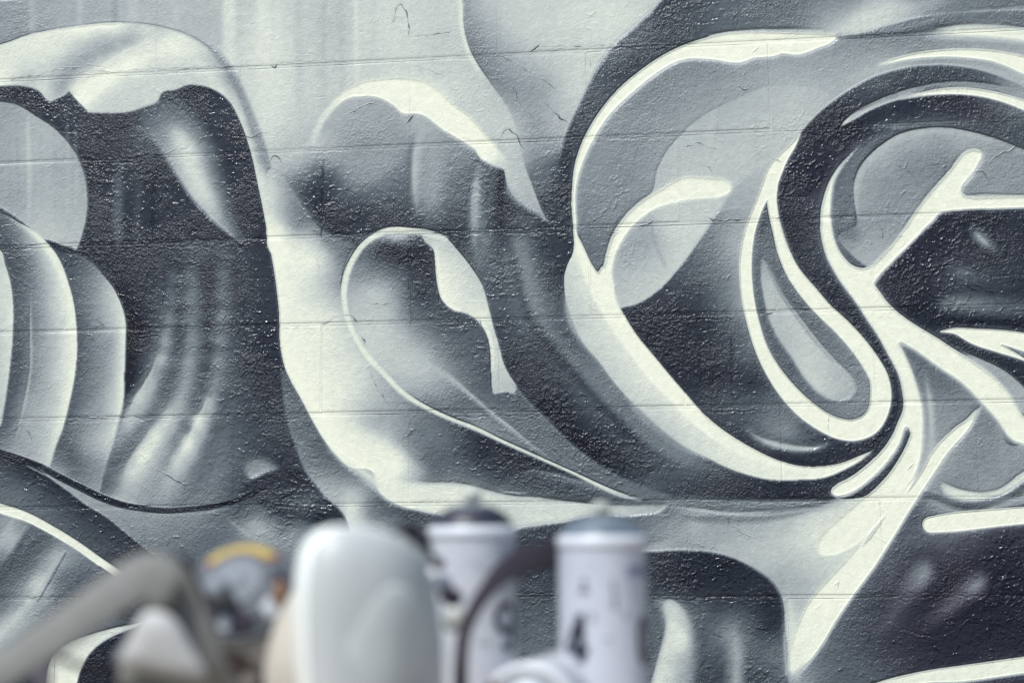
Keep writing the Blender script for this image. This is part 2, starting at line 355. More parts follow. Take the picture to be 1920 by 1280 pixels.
    fill([(1226,1120),(1262,1118),(1282,1134),(1296,1160),(1306,1194),(1308,1231),(1298,1290),(1280,1400),(1180,1400),(1215,1290),(1232,1230),(1246,1172),(1238,1140)],
        [(1235,1125,150),(1250,1130,190),(1270,1160,206),(1290,1200,196),(1260,1220,215),(1250,1270,212),(1296,1240,150),(1285,1280,160),(1300,1200,140)], soft=5, op=.95)
    line([(1374,1170,10,.3),(1378,1200,20,.9),(1380,1240,24,1),(1378,1290,26,1),(1374,1400,26)], 168, soft=13, op=.9, clip=Q)
    line([(1344,1150,3,0),(1345,1230,10,.6),(1340,1290,14,.8)], 74, soft=10, op=.6, clip=Q)

    # ---- left: the dark hollow behind the wave
    hollow = [(-260,160),(0,158),(30,160),(60,165),(100,180),(150,160),(330,150),(430,165),(470,240),(500,330),(512,450),(528,600),(535,690),(553,780),(580,860),(640,960),(640,1080),(240,1080),(-260,800)]
    H = fill(hollow, [(30,175,56),(80,195,54),(120,190,66),(140,240,58),(180,240,60),(240,230,56),(270,215,88),(290,230,110),(200,290,58),(180,340,60),(230,330,66),(300,290,70),(230,420,54),(180,400,66),(300,330,58),(360,420,60),(330,400,58),(420,450,60),(480,400,54),(480,330,56),(450,240,56),(420,200,62),(350,175,52),(200,460,58),(290,470,60),(370,480,66),(430,470,70),(490,480,60),
        (260,540,56),(270,620,50),(250,690,48),(245,740,44),(320,540,76),(350,540,78),(380,540,74),(410,540,78),(450,540,72),(490,540,66),(515,600,58),(480,620,62),(515,680,52),(470,700,62),(440,620,78),(445,720,84),(500,740,58),(530,760,66),(470,790,76),(520,810,72),(430,800,98),(540,850,62),(460,850,84),(500,880,60),(420,880,110),(440,920,86),(560,900,66),(560,930,58),(600,955,60),(480,950,80),
        (320,600,110),(300,680,130),(350,680,118),(380,680,110),(400,680,92),(350,760,140),(390,760,124),(300,800,150),(340,850,140),(370,880,128),(400,930,120)], soft=1.6)
    # the pale bolt inside the hollow
    bolt = [(262,208),(300,178),(345,180),(385,205),(410,255),(428,320),(446,390),(470,450),(470,450),(448,452),(430,440),(400,415),(360,372),(335,335),(310,295),(290,262),(275,240)]
    fill(bolt, [(275,225,100),(290,250,130),(310,275,156),(330,310,176),(348,342,190),(366,366,196),(385,388,186),(410,414,164),(432,436,136),(452,448,100),(310,205,108),(325,225,140),(338,250,176),(348,280,204),(362,310,206),(376,340,202),(394,366,190),(410,395,160),(430,420,128),(350,205,92),(365,240,126),(380,280,150),(392,320,150),(406,355,140),(420,390,124),(440,425,98),(380,220,66),(398,260,74),(412,310,82),(425,350,80),(440,400,72),(456,435,66)], soft=3)
    line([(318,235,8,.1),(338,262,22,.9),(352,295,24,1),(368,330,18,.9),(388,370,12,.6),(406,402,8,.2)], 212, soft=14, op=.7)
    line([(285,255,3,.6),(320,312,4,.7),(360,374,4,.7),(400,418,3,.4)], 176, soft=4, op=.4)
    for p, t, o in ((((222,310,16),(220,390,20),(222,452,14)),104,.7), (((165,300,6),(166,380,7),(165,440,6)),46,.6), (((290,330,5),(288,400,6),(286,455,5)),40,.6), (((300,470,8),(295,560,14),(285,620,8)),84,.35), (((450,470,10),(462,560,12),(470,640,8)),92,.4), (((262,330,10),(258,400,14),(258,452,10)),90,.45), (((380,462,10),(374,500,12),(366,560,10)),92,.4)):
        line(p, t, soft=8, op=o)
    # pipes sweeping down
    pa = [(232,756),(250,732),(268,706),(286,669),(296,635),(302,601),(308,560),(312,510),(322,464),(440,464),(464,560),(450,700),(420,800),(390,900),(300,960),(150,950),(180,860)]
    flow(pa, [
        [(312,505,66),(309,560,80),(302,601,96),(296,640,118),(284,675,140),(268,706,150),(240,748,140),(222,790,150),(205,840,130),(186,890,128),(170,930,135)],
        [(325,470,72),(322,505,88),(319,560,110),(314,600,136),(307,640,156),(296,675,176),(281,706,182),(257,745,196),(240,785,186),(222,825,140),(198,870,118),(180,905,116),(160,940,130)],
        [(338,505,66),(338,560,76),(335,610,74),(331,655,82),(322,695,88),(310,725,94),(292,765,112),(265,805,126),(230,850,108),(200,885,106),(172,925,122)],
        [(354,470,84),(352,505,100),(352,560,118),(352,600,124),(352,640,138),(346,680,148),(337,715,142),(324,750,160),(305,787,196),(284,822,218),(258,858,216),(232,893,186),(212,930,166)],
        [(372,505,80),(372,560,92),(372,620,104),(369,670,116),(361,715,126),(349,755,138),(331,795,152),(311,835,156),(290,870,170),(268,905,168),(252,938,160)],
        [(400,505,64),(400,560,70),(396,620,72),(391,670,80),(383,715,92),(370,755,108),(350,795,124),(328,835,146),(306,870,156),(288,905,156),(276,938,150)],
        [(416,470,82),(413,505,104),(412,560,122),(408,620,130),(404,670,136),(398,710,138),(386,750,176),(370,790,216),(350,830,220),(330,865,196),(312,900,170),(298,938,150)],
        [(430,505,80),(428,560,88),(426,620,94),(424,670,100),(418,715,110),(408,755,118),(394,795,128),(376,835,136),(358,870,138),(343,905,134),(332,940,128)],
        [(450,505,62),(448,560,70),(448,620,72),(446,680,78),(442,720,84),(436,760,90),(428,800,98),(416,840,104),(404,880,112),(394,915,114),(384,945,112)],
        [(476,505,62),(476,600,62),(474,700,64),(470,760,74),(464,800,80),(453,840,84),(443,880,92),(433,925,90)]], soft=6)
    line([(352,540,3,.1),(347,610,4,.5),(338,665,5,.6),(326,708,5,.5),(308,745,4,.2)], 78, soft=5, op=.5)
    line([(245,762,2,.6),(268,726,4,.9),(284,696,5,.7),(295,665,3,.2)], 206, soft=3, op=.6)
    line([(390,742,2,.2),(376,778,4,.8),(360,812,5,.9),(343,846,5,.7),(326,872,4,.3)], 226, soft=4, op=.6)
    line([(296,795,8,.2),(280,822,12,.7),(258,848,12,.7),(236,874,8,.2)], 226, soft=8, op=.5)
    # pale blob among the dark
    fill([(458,866),(475,856),(500,860),(520,872),(532,890),(528,904),(505,907),(478,902),(460,888)], [(470,868,140),(480,885,160),(500,880,150),(515,895,128),(524,880,112)], soft=4, op=1)
    # ---- left disc
    disc2 = [(-260,150),(0,188),(34,195),(67,215),(101,238),(131,269),(148,296),(160,329),(165,370),(163,403),(158,427),(141,469),(120,462),(87,449),(0,390),(-260,300)]
    fill(disc2, [(10,210,158),(60,230,172),(100,260,172),(140,310,162),(155,360,168),(150,420,180),(130,450,186),(110,400,176),(60,300,176),(20,300,166),(30,370,164),(80,360,174),(90,430,188),(120,330,166)], soft=1.6)
    for x, t, o in ((52,206,.6),(30,150,.35),(75,160,.3),(100,158,.3),(125,188,.4),(140,188,.3),(15,154,.3)):
        line([(x,205,3,.2),(x+1,260,7,.9),(x+3,330,9,.8),(x+2,410,6,.4)], t, soft=6, op=o)
    # ---- ribs
    rib3 = [(100,466),(128,464),(144,474),(168,487),(195,514),(215,541),(232,581),(237,608),(236,652),(234,702),(232,753),(225,780),(212,830),(195,880),(180,930),(90,930),(100,800),(120,600)]
    fill(rib3, [(140,480,92),(160,495,110),(185,520,150),(205,550,188),(224,590,208),(150,540,106),(170,560,140),(190,590,164),(150,610,94),(165,620,118),(190,640,146),(212,640,170),(228,640,214),(150,690,96),(170,700,126),(195,710,158),(212,710,184),(226,710,216),(140,760,104),(160,770,140),(185,780,162),(205,780,184),(222,770,212),(125,810,104),(130,850,96),(150,830,140),(175,830,168),(205,830,200),(170,890,140),(190,880,150),(140,880,112),(110,880,150)], soft=1.5)
    rib2 = [(-60,395),(0,398),(44,420),(74,440),(97,464),(114,491),(128,528),(138,565),(143,601),(145,652),(141,702),(131,753),(118,803),(107,830),(88,880),(60,900),(-60,900)]
    fill(rib2, [(0,405,106),(20,425,116),(30,400,150),(45,430,160),(70,448,205),(30,470,100),(60,470,150),(90,480,206),(40,520,96),(65,520,140),(90,530,178),(112,520,214),(30,590,92),(50,600,110),(75,590,146),(95,580,180),(122,570,218),(38,660,92),(60,660,140),(80,660,162),(105,660,190),(132,650,224),(28,730,92),(50,740,150),(75,740,168),(100,740,190),(124,735,222),(15,790,100),(40,790,160),(70,800,176),(100,800,206),(20,840,150),(60,850,172),(90,850,200)], soft=1.4)
    line([(10,400,2,.2),(44,424,5,.8),(72,445,10,1),(93,470,12,1),(110,500,12,1),(122,535,10,1),(131,570,9,1),(136,610,8,.9),(137,655,8,.9),(132,705,8,.9),(122,755,8,.9),(108,806,8,.6),(95,850,6,.3)], 228, soft=7, op=.85)
    line([(57,548,2,.3),(57,600,5,.9),(58,640,6,.9),(57,690,5,.9),(50,735,5,.9),(40,780,5,.6),(30,820,4,.2)], 184, soft=4, op=.85)
    fill([(87,449),(87,449),(111,457),(141,468),(146,476),(146,476),(125,475),(112,474),(104,468)], 60, soft=2)
    rib1 = [(-260,440),(0,467),(10,494),(20,528),(25,568),(25,618),(22,662),(15,719),(7,769),(-2,800),(-260,900)]
    fill(rib1, [(0,490,200),(10,540,206),(18,600,214),(0,600,196),(-60,600,170),(0,700,196),(10,700,206),(-10,760,190),(-200,600,130),(-200,800,120)], soft=1.4)
    # ---- wave crest
    crest = [(-260,140),(-100,100),(0,84),(60,64),(140,50),(220,42),(290,47),(345,62),(385,82),(415,108),(440,145),(460,188),(478,232),(495,275),(508,320),(520,400),(540,480),(505,470),(498,420),(482,340),(471,290),(455,240),(436,200),(420,181),(395,166),(370,160),(350,160),(330,168),(305,173),(295,190),(270,200),(240,210),(200,212),(165,211),(165,211),(145,190),(129,171),(129,171),(122,178),(105,186),(93,191),(82,182),(72,170),(58,163),(38,160),(0,162),(-260,170)]
    K = fill(crest, [(0,95,216),(0,130,226),(0,155,226),(60,90,220),(60,125,206),(60,150,190),(110,70,216),(160,60,222),(220,52,220),(270,56,196),(240,75,170),(300,58,196),(200,85,165),(200,62,206),(150,85,192),(110,100,206),(160,110,160),(130,130,160),(110,140,168),(90,165,196),(95,185,190),(80,160,206),(130,150,172),(115,165,160),
        (140,170,224),(165,150,228),(200,130,228),(240,105,224),(280,88,216),(320,82,224),(350,95,216),(300,120,206),(240,150,206),(200,180,206),(180,200,204),(260,180,196),(300,160,200),(350,130,204),(380,150,204),(400,130,204),(385,95,196),(405,115,172),(430,150,160),(420,170,205),(445,190,188),(455,220,196),(470,240,172),(475,280,186),(490,290,150),(490,330,204),(505,330,176),(505,400,214),(520,450,222)], soft=1.3)
    line([(140,164,2),(150,150,3),(172,136,3),(205,115,3),(245,92,2),(280,80,2,.5)], 226, soft=5, op=.6)
    line([(0,83,2,.2),(60,62,3,.3),(140,48,4,.5),(220,41,5,.9),(290,46,6,1),(345,61,7,1),(385,82,8,1),(415,108,11,1),(437,142,14,1),(456,184,16,1),(474,230,17,1),(490,272,17,1),(503,314,14,.7),(510,345,10,.2)], 146, soft=5, op=.75)
    line([(425,178,6,.1),(442,206,10,.9),(460,250,12,1),(474,300,12,1),(487,350,14,1),(497,410,14,1)], 208, soft=5, op=.8, clip=K)

    # ---- dark field right of the big light S
    fill([(512,318),(548,285),(575,268),(600,225),(640,190),(700,180),(760,198),(800,220),(900,290),(945,320),(950,370),(1000,400),(1080,425),(1085,470),(1060,520),(1062,600),(1130,690),(1180,760),(1180,870),(1000,860),(900,700),(820,600),(650,540),(560,480),(520,400)],
        [(515,320,180),(560,300,172),(600,290,150),(540,340,130),(570,350,84),(620,330,88),(600,390,54),(560,390,80),(530,380,140),(620,450,50),(650,420,58),(640,480,90),(680,400,62),(610,300,140),
         (555,285,190),(585,262,194),(600,240,180),(640,215,168),(640,240,162),(600,280,172),(690,205,164),(690,215,162),(740,230,158),(680,260,152),(640,290,158),(700,310,152),(740,290,150),(640,325,126),(665,340,128),(720,345,118),(690,372,92),(630,370,72),(750,385,76),(757,330,112),(760,280,140),(740,415,62),(680,415,62),
         (790,240,172),(850,270,150),(830,260,150),(840,320,124),(820,370,112),(850,380,96),(860,330,116),(880,300,120),(800,410,90),(850,410,76),(780,425,66),(920,310,96),(925,340,80),(915,400,70),(940,380,56),(960,400,60),(1000,420,70),(1040,440,66),(900,430,92),(950,440,72),
         (870,460,70),(900,470,100),(930,480,86),(910,520,96),(940,540,88),(920,560,92),(950,580,84),(960,640,70),(940,680,60),(980,700,56),(1040,760,48),(1060,800,46),(1110,830,46),(1000,740,58),
         (970,450,112),(985,490,124),(1000,540,124),(1015,580,118),(1030,610,100),(1010,470,78),(1030,520,72),(1050,480,58),(1045,560,84),(1060,600,96),(1040,640,80),(1080,650,100),(1100,700,112),(1150,750,116)], soft=3)
    # soft light streaks under the hook
    line([(808,240,24,.5),(804,280,52,.9),(802,320,58,1),(804,362,50,.8),(810,400,28,.2)], 164, soft=20, op=.8)
    line([(790,240,8,.4),(781,280,14,.9),(777,320,15,1),(777,362,13,.8),(783,398,8,.2)], 192, soft=8, op=.8)
    line([(771,252,5,.2),(765,300,8,.7),(764,345,8,.7),(768,392,6,.2)], 92, soft=7, op=.55)
    line([(906,316,14,.4),(902,350,30,.8),(900,390,34,.9),(902,430,30,.7),(912,480,24,.4),(926,530,16,0)], 146, soft=16, op=.75)
    line([(895,312,10,.5),(891,345,17,1),(888,385,18,1),(888,425,16,.8),(889,458,9,.5),(900,500,8,.1)], 182, soft=7, op=.75)
    line([(938,318,8,1),(938,370,8,1),(940,420,7,.6)], 46, soft=4, op=.7)
    line([(905,330,8,.2),(912,380,14,.6),(915,430,12,.4)], 70, soft=8, op=.6)
    line([(955,425,14,.2),(968,455,24,.9),(980,500,28,1),(992,545,28,.9),(1010,590,24,.7),(1040,640,22,.7),(1080,690,22,.6),(1130,745,22,.5)], 134, soft=14, op=.75)
    line([(950,440,8,.3),(965,500,10,.8),(978,560,12,.8),(1000,610,14,.9),(1040,660,16,.9),(1090,715,18,.9),(1150,780,22,.9),(1200,830,20,.7),(1260,870,14,.3)], 48, soft=11, op=.7)
    line([(1020,600,6,.2),(1060,650,12,.8),(1100,700,18,.9),(1150,752,24,1),(1200,800,28,1),(1250,838,26,.9),(1310,868,18,.6),(1370,890,8,.1)], 122, soft=9, op=.75)
    # small ribbon from the hook's foot
    fill([(942,288),(952,269),(966,285),(976,312),(989,353),(1000,375),(1013,393),(1032,417),(1018,411),(1000,398),(982,385),(962,370),(950,350),(945,320)],
         [(945,290,214),(960,300,196),(970,340,190),(985,370,178),(1005,395,168),(1022,410,140)], soft=1.6)
    fill([(945,330),(950,352),(964,372),(985,388),(1010,405),(1005,425),(960,430),(948,400)], [(950,360,52),(960,400,72),(980,410,92),(1000,410,90)], soft=4, op=.8)
    # white hook
    hook = [(585,262),(590,240),(606,212),(624,192),(640,175),(680,155),(724,149),(774,149),(808,158),(840,186),(862,205),(880,218),(900,240),(918,262),(935,280),(946,296),(946,318),(946,318),(919,309),(899,296),(889,279),(862,262),(828,242),(791,215),(754,213),(737,198),(707,183),(674,181),(650,186),(628,204),(608,230),(595,258),(588,275)]
    # the pale ground over the hook
    fill([(640,165),(724,140),(800,140),(870,150),(930,190),(965,240),(975,290),(946,300),(900,240),(850,190),(800,160),(724,160),(660,170)], [(660,160,205),(760,150,214),(860,170,204),(920,220,196),(960,270,188)], soft=5, op=.7)
    fill(hook, [(590,255,205),(606,215,214),(650,178,228),(720,165,236),(800,190,236),(860,235,236),(920,285,232),(944,305,205)], soft=2)
    line([(770,146,6),(800,152,8),(832,172,8),(850,190,6)], 214, soft=8, op=.7)
    line([(583,285,2,.1),(588,258,6,.5),(604,222,8,.5),(630,192,6,.3)], 212, soft=6, op=.7)

    # ---- big light S body
    body = [(500,420),(505,460),(515,520),(522,580),(525,650),(534,690),(545,715),(561,742),(584,786),(611,830),(650,872),(690,905),(720,930),(760,955),(800,966),(830,975),(870,980),(960,1000),(1063,976),(1105,967),(1230,961),(1250,945),(1180,945),(1080,930),(930,915),(1000,880),(1180,930),(942,830),(754,740),(690,672),(655,605),(640,540),(644,500),(664,462),(600,425),(560,370),(520,318),(505,318),(496,360)]
    fill(body, [(506,330,190),(520,370,188),(500,400,214),(540,390,150),(555,420,150),(525,430,222),(580,440,180),(560,450,205),(610,455,150),(540,500,230),(600,480,205),(640,480,126),(640,520,140),(622,500,168),(620,540,176),(580,540,212),(540,600,232),(600,600,222),(640,580,196),(560,680,234),(620,660,220),(660,660,206),(600,740,234),(660,730,214),(690,690,200),(700,740,190),(640,800,226),(700,790,176),(690,770,186),(740,770,158),(760,790,140),(700,830,216),(740,860,226),(760,830,150),(720,880,228),(820,820,112),(800,850,112),(860,850,92),(800,890,128),(830,885,110),(900,880,70),(960,890,60),(1000,880,64),(1050,900,60),(1100,915,66),(930,910,110),(960,915,70),(1150,935,90),(780,930,214),(850,930,216),(830,960,206),(900,960,214),(990,950,204),(960,990,196),(1060,955,206),(1150,955,200),(1230,953,170)], soft=1.8)
    fill([(905,862),(960,868),(1040,890),(1130,918),(1200,936),(1240,944),(1130,944),(1040,932),(960,918),(880,905),(850,880)], [(920,880,70),(1000,895,58),(1100,920,62),(1200,938,80),(880,895,96)], soft=7, op=.8)
    line([(640,806,30,.5),(690,838,40,.9),(740,866,34,.9),(790,882,18,.3)], 234, soft=18, op=.75)
    line([(760,900,8,.2),(820,900,14,.5),(880,900,14,.5),(930,905,8,.3)], 140, soft=10, op=.7)
    fill([(740,908),(800,905),(870,908),(930,922),(1040,936),(1130,945),(1230,948),(1240,960),(1160,966),(1063,975),(1013,982),(963,992),(900,990),(830,972),(780,950)], [(780,930,222),(860,935,222),(930,935,205),(1000,950,204),(1100,955,206),(1200,955,180),(930,975,200)], soft=4, op=.9)
    line([(516,322,6,.2),(540,352,14,.7),(566,388,16,.8),(600,428,16,.8),(636,460,12,.5)], 128, soft=13, op=.6)
    # ribbon at the foot of the S
    rb = [(528,690),(537,700),(548,722),(561,744),(584,788),(611,832),(650,873),(697,884),(713,926),(747,947),(797,960),(830,970),(830,990),(780,1040),(660,1040),(640,985),(620,955),(595,915),(573,885),(555,840),(538,790)]
    fill(rb, [(535,710,96),(545,760,112),(560,790,108),(570,830,120),(590,850,106),(600,890,150),(620,870,116),(640,910,166),(660,890,130),(680,910,156),(660,950,212),(640,950,190),(690,950,140),(720,950,100),(760,965,86),(800,972,88),(820,980,100),(720,985,146),(760,1000,140),(660,985,206),(800,1010,110)], soft=1.8)
    fill([(611,832),(660,862),(720,900),(760,930),(770,948),(730,940),(705,918),(680,895),(650,873)], [(620,836,224),(680,880,224),(740,925,222)], soft=4, op=.85)
    # dark under the light shelf, lower centre
    fill([(963,994),(1013,983),(1063,977),(1105,968),(1188,967),(1230,962),(1280,965),(1260,1000),(1200,1020),(1050,1040),(960,1062),(940,1030)], [(970,1005,76),(1050,1000,66),(1060,1030,60),(1110,980,84),(1200,980,110),(1240,975,132),(1250,1000,150),(1200,1015,120),(970,1050,64)], soft=3)

    # ---- bulb in the middle
    bulb = [(640,540),(642,510),(652,480),(670,455),(697,434),(731,425),(774,427),(815,434),(838,446),(858,467),(885,501),(905,534),(915,568),(926,612),(936,645),(946,682),(969,722),(996,756),(1026,786),(1067,827),(1110,862),(1160,890),(1220,915),(1260,930),(1190,934),(1135,916),(1080,885),(1010,855),(942,827),(892,803),(841,783),(791,759),(754,736),(721,702),(690,669),(667,635),(653,602)]
    B = fill(bulb, [(740,445,150),(735,460,64),(700,470,80),(680,480,112),(780,465,54),(800,490,54),(810,530,66),(760,500,66),(720,495,92),(675,510,140),(710,520,150),(665,540,172),(690,545,182),(720,545,172),(745,535,130),(770,545,80),(800,560,70),(770,580,110),(740,575,160),(680,580,188),(700,610,196),(760,610,160),(810,590,92),(840,610,92),(800,620,128),(740,650,196),(690,640,200),(790,660,178),(840,640,104),(880,620,92),(900,650,92),(900,700,92),(860,680,116),(830,680,150),(800,700,180),(750,700,190),(870,720,120),(840,720,142),(820,740,136),(780,740,150),(800,755,128),(860,760,116),(900,750,112),(900,790,140),(930,760,108),(950,760,104),(950,800,126),(980,780,112),(1000,820,118),(1060,860,116),(1120,890,108),(1180,915,110)], soft=1.3)
    lobe = [(814,440),(838,446),(858,467),(885,501),(905,534),(915,568),(926,612),(936,645),(946,682),(960,708),(969,722),(964,736),(945,733),(925,737),(922,729),(920,696),(919,662),(912,628),(895,602),(875,588),(848,581),(828,561),(820,534),(816,494),(811,467),(795,452),(790,440)]
    fill(lobe, [(800,442,186),(815,455,200),(840,460,190),(850,490,205),(825,520,226),(880,520,200),(840,560,226),(870,570,214),(900,560,206),(905,600,222),(920,620,206),(925,660,208),(935,690,200),(935,725,190),(958,728,186)], soft=1.3)
    line([(818,470,5,.5),(820,500,8),(825,535,8),(836,562,9),(860,578,8,.8)], 232, soft=4, op=.9)
    line([(900,592,6,.4),(914,620,7),(922,650,5),(925,690,4,.8)], 230, soft=3, op=.8)
    # outline of the bulb
    line([(834,446,14,.6),(800,436,14,.8),(772,433,12,.9),(735,432,12,.9),(704,442,11),(680,460,11),(662,486,11),(650,515,11),(645,545,11),(647,575,10),(654,603,10),(668,635,9),(690,669,10),(721,702,10),(754,735,9),(791,759,8),(841,783,7),(892,803,7),(942,827,6),(985,846,6),(1030,866,6),(1075,886,6),(1120,908,7),(1160,925,8,.8),(1200,935,6,.3)], 224, soft=2.6, op=.95)
    line([(780,668,4,0),(815,690,9,.5),(842,704,10,.7),(882,738,9,.9),(919,770,8,.9),(958,800,7,.9),(996,832,5,.6),(1030,855,4,.2)], 190, soft=6, op=.85)
    line([(880,745,6,.1),(900,765,8,.6),(930,790,7,.4)], 84, soft=6, op=.5)
    line([(936,745,6,.1),(960,748,10,.6),(985,765,8,.3)], 90, soft=6, op=.5)
    line([(962,720,3,.6),(996,758,4,.8),(1030,790,4,.8),(1067,828,4,.8),(1110,862,4,.7),(1160,892,3,.3)], 140, soft=3, op=.8)

    # ---- left bottom: dark band, arc line, rays
    under = [(-260,820),(0,850),(90,880),(190,925),(311,950),(412,945),(500,905),(640,965),(660,1300),(-260,1400)]
    fill([(-260,850),(0,846),(60,876),(150,905),(230,938),(311,952),(412,944),(470,915),(520,900),(640,960),(660,1100),(640,1300),(-260,1300)],
        [(120,915,158),(170,940,160),(230,965,146),(280,965,150),(220,985,140),(300,1010,128),(350,975,138),(400,960,128),(420,985,112),(460,960,110),(380,1010,112),(470,975,158),(500,995,156),(550,990,132),(480,1010,146),(440,1010,118),(500,925,66),(540,915,62),(560,940,100),(540,965,66),(600,950,64),(620,975,58),(580,990,100),(500,1050,110),(400,1060,100),(300,1060,110),
         (0,990,150),(20,1010,172),(40,1000,140),(60,1020,90),(40,1050,84),(10,1080,96),(85,1010,100),(100,1040,170),(70,1090,190),(30,1160,186),(80,1130,150),(0,1200,180),(0,1130,120),(110,1080,118),(150,1080,98),(200,1090,94),(150,1130,98),(100,1160,110),(200,1150,100),(60,1200,92),(20,1230,88),(150,1190,110),(300,1200,90),(500,1250,90)], soft=2)
    line([(60,985,6,.6),(44,1010,10,.9),(20,1050,14,.9),(-10,1090,14,.8)], 74, soft=8, op=.8)
    line([(20,975,10,.6),(6,1000,16,.8),(-20,1030,16,.8)], 176, soft=8, op=.7)
    line([(118,1030,3,.3),(96,1062,7,.7),(66,1112,12,.9),(30,1158,13,.9),(-10,1198,13,.9)], 200, soft=7, op=.75)
    line([(122,1035,3,.7),(100,1075,4,.8),(70,1125,4,.6)], 82, soft=3, op=.5)
    # dark wedge
    fill([(455,918),(500,885),(560,880),(590,910),(620,950),(636,975),(630,990),(590,980),(545,970),(520,962),(500,952),(480,938)], [(480,925,62),(520,905,58),(570,910,62),(545,925,66),(560,942,92),(600,945,80),(600,965,54),(540,962,66),(500,945,72)], soft=3)
    line([(505,935,4,.3),(540,940,8,.8),(580,942,7,.8),(615,948,5,.4)], 132, soft=4, op=.6)
    line([(428,970,3,.6),(445,985,5,.8),(470,1002,5,.6),(500,1012,4,.2)], 188, soft=6, op=.6)
    # dark band
    kk = [(-260,760),(0,842),(40,857),(70,874),(94,896),(127,920),(161,946),(199,969),(240,1002),(277,1032),(330,1075),(330,1120),(232,1090),(187,1054),(142,1020),(97,993),(49,968),(0,952),(-260,880)]
    KB = fill(kk, [(0,850,46),(50,872,46),(100,905,50),(160,950,52),(220,990,56),(280,1040,60),(0,900,96),(40,915,92),(90,950,88),(140,985,82),(180,1020,78),(220,1060,74),(0,935,104),(50,955,104),(100,982,100)], soft=1.2)
    line([(-60,820,8),(0,846,9),(37,858,9),(75,873,10),(112,893,11),(150,912,12),(187,930,12),(225,944,11),(262,951,10),(311,956,9),(356,953,9),(412,946,8),(450,935,9),(480,922,8,.8),(510,905,6,.3)], 46, soft=1.6)
    line([(49,872,1),(75,884,3),(98,896,4,.8),(122,911,4,.5)], 168, soft=2, op=.9)
    line([(300,962,4,.2),(356,961,4,.6),(412,954,4,.5),(450,945,3,.2)], 168, soft=3, op=.6)
    line([(-60,935,16),(0,952,18),(49,968,17),(97,993,16),(142,1020,15),(187,1052,15),(226,1078,13),(236,1086,9)], 230, soft=1.2)
    line([(187,1062,3),(222,1087,3),(232,1092,2)], 64, soft=2, op=.6)
    # light shape and disc lower left
    fill([(94,1235),(124,1206),(170,1188),(240,1170),(300,1165),(300,1200),(240,1200),(180,1250),(150,1300),(90,1300)], [(110,1225,212),(180,1192,214),(120,1270,230),(240,1175,206)], soft=2)
    fill([(240,1180),(202,1197),(172,1220),(154,1250),(144,1285),(140,1420),(420,1420),(420,1160),(300,1160)], 46, soft=1.2)
    line([(-60,1420,40),(40,1350,40),(100,1290,20,.4)], 200, soft=10, op=.6)

    # ---- white strokes on top: the swoosh
    swoosh = [(1075,425),(1080,434),(1093,460),(1107,491),(1124,518),(1124,518),(1128,500),(1147,518),(1154,561),(1171,591),(1194,628),(1228,669),(1261,709),(1290,742),(1314,769),(1351,801),(1404,835),(1460,862),(1505,873),(1542,873),(1580,866),(1610,854),(1638,842),(1638,842),(1617,861),(1580,882),(1542,896),(1505,899),(1456,900),(1430,897),(1374,881),(1321,856),(1280,834),(1245,808),(1218,784),(1181,749),(1150,715),(1124,679),(1093,642),(1073,601),(1060,555),(1057,518),(1063,496),(1073,475),(1076,455)]
    S = fill(swoosh, [(1078,460,222),(1070,500,206),(1066,550,196),(1085,600,196),(1120,660,200),(1160,710,200),(1220,770,198),(1260,800,200),(1100,540,212),(1140,620,214),(1200,700,218),(1270,780,214),(1310,820,212),(1340,840,216),(1400,870,222),(1470,886,226),(1550,885,230),(1620,855,220),(1300,770,230)], soft=1.2)
    line([(1078,440,4),(1090,475,18),(1106,505,30),(1128,540,42),(1155,590,40),(1188,640,36),(1225,690,34),(1262,732,30),(1300,775,24,.9),(1350,818,18,.7),(1410,850,14,.6),(1480,874,10,.6),(1550,880,10,.6),(1610,862,6,.6)], 238, soft=5, op=.95, clip=S)
    line([(1170,592,2,.4),(1194,630,3),(1228,671,3),(1261,711,3),(1314,771,3)], 240, soft=2, op=.9, clip=S)
    # big ring
    fill([(1569,69),(1569,69),(1480,61),(1375,61),(1330,69),(1278,86),(1240,105),(1211,124),(1161,165),(1120,215),(1093,262),(1077,309),(1072,353),(1071,386),(1074,420),(1077,450),(1082,460),(1082,430),(1080,370),(1083,339),(1097,296),(1117,255),(1144,215),(1194,168),(1238,134),(1278,114),(1330,112),(1371,118),(1394,117),(1414,109),(1448,107),(1468,101),(1495,104),(1532,92),(1560,80)], 236, soft=1.4)
    line([(1330,66,4),(1400,58,6),(1480,57,6),(1540,60,4)], 222, soft=6, op=.6)
    # inner crescent
    fill([(1280,333),(1330,334),(1356,336),(1371,346),(1370,358),(1355,368),(1278,376),(1228,392),(1197,414),(1177,436),(1158,468),(1148,505),(1148,545),(1160,580),(1130,560),(1112,520),(1128,505),(1132,498),(1137,474),(1147,444),(1161,420),(1177,400),(1204,376),(1238,356)], 236, soft=2.2)
    line([(1240,386,14,.2),(1290,372,14,.6),(1340,366,10,.5)], 226, soft=6, op=.5)
    # dark loop body already there; loop interior then its strokes
    fill([(1418,400),(1409,450),(1409,507),(1413,551),(1421,591),(1435,632),(1455,672),(1482,712),(1515,749),(1549,776),(1582,788),(1609,786),(1626,769),(1634,743),(1633,712),(1619,686),(1596,655),(1566,622),(1535,591),(1508,561),(1482,524),(1461,484),(1450,444),(1438,376),(1433,365),(1425,380)],
         [(1430,380,84),(1430,420,88),(1435,460,110),(1415,520,104),(1460,500,108),(1425,600,100),(1500,560,108),(1450,660,102),(1550,620,120),(1490,720,104),(1600,680,128),(1550,770,116),(1600,770,132),(1625,730,138)], soft=1.2)
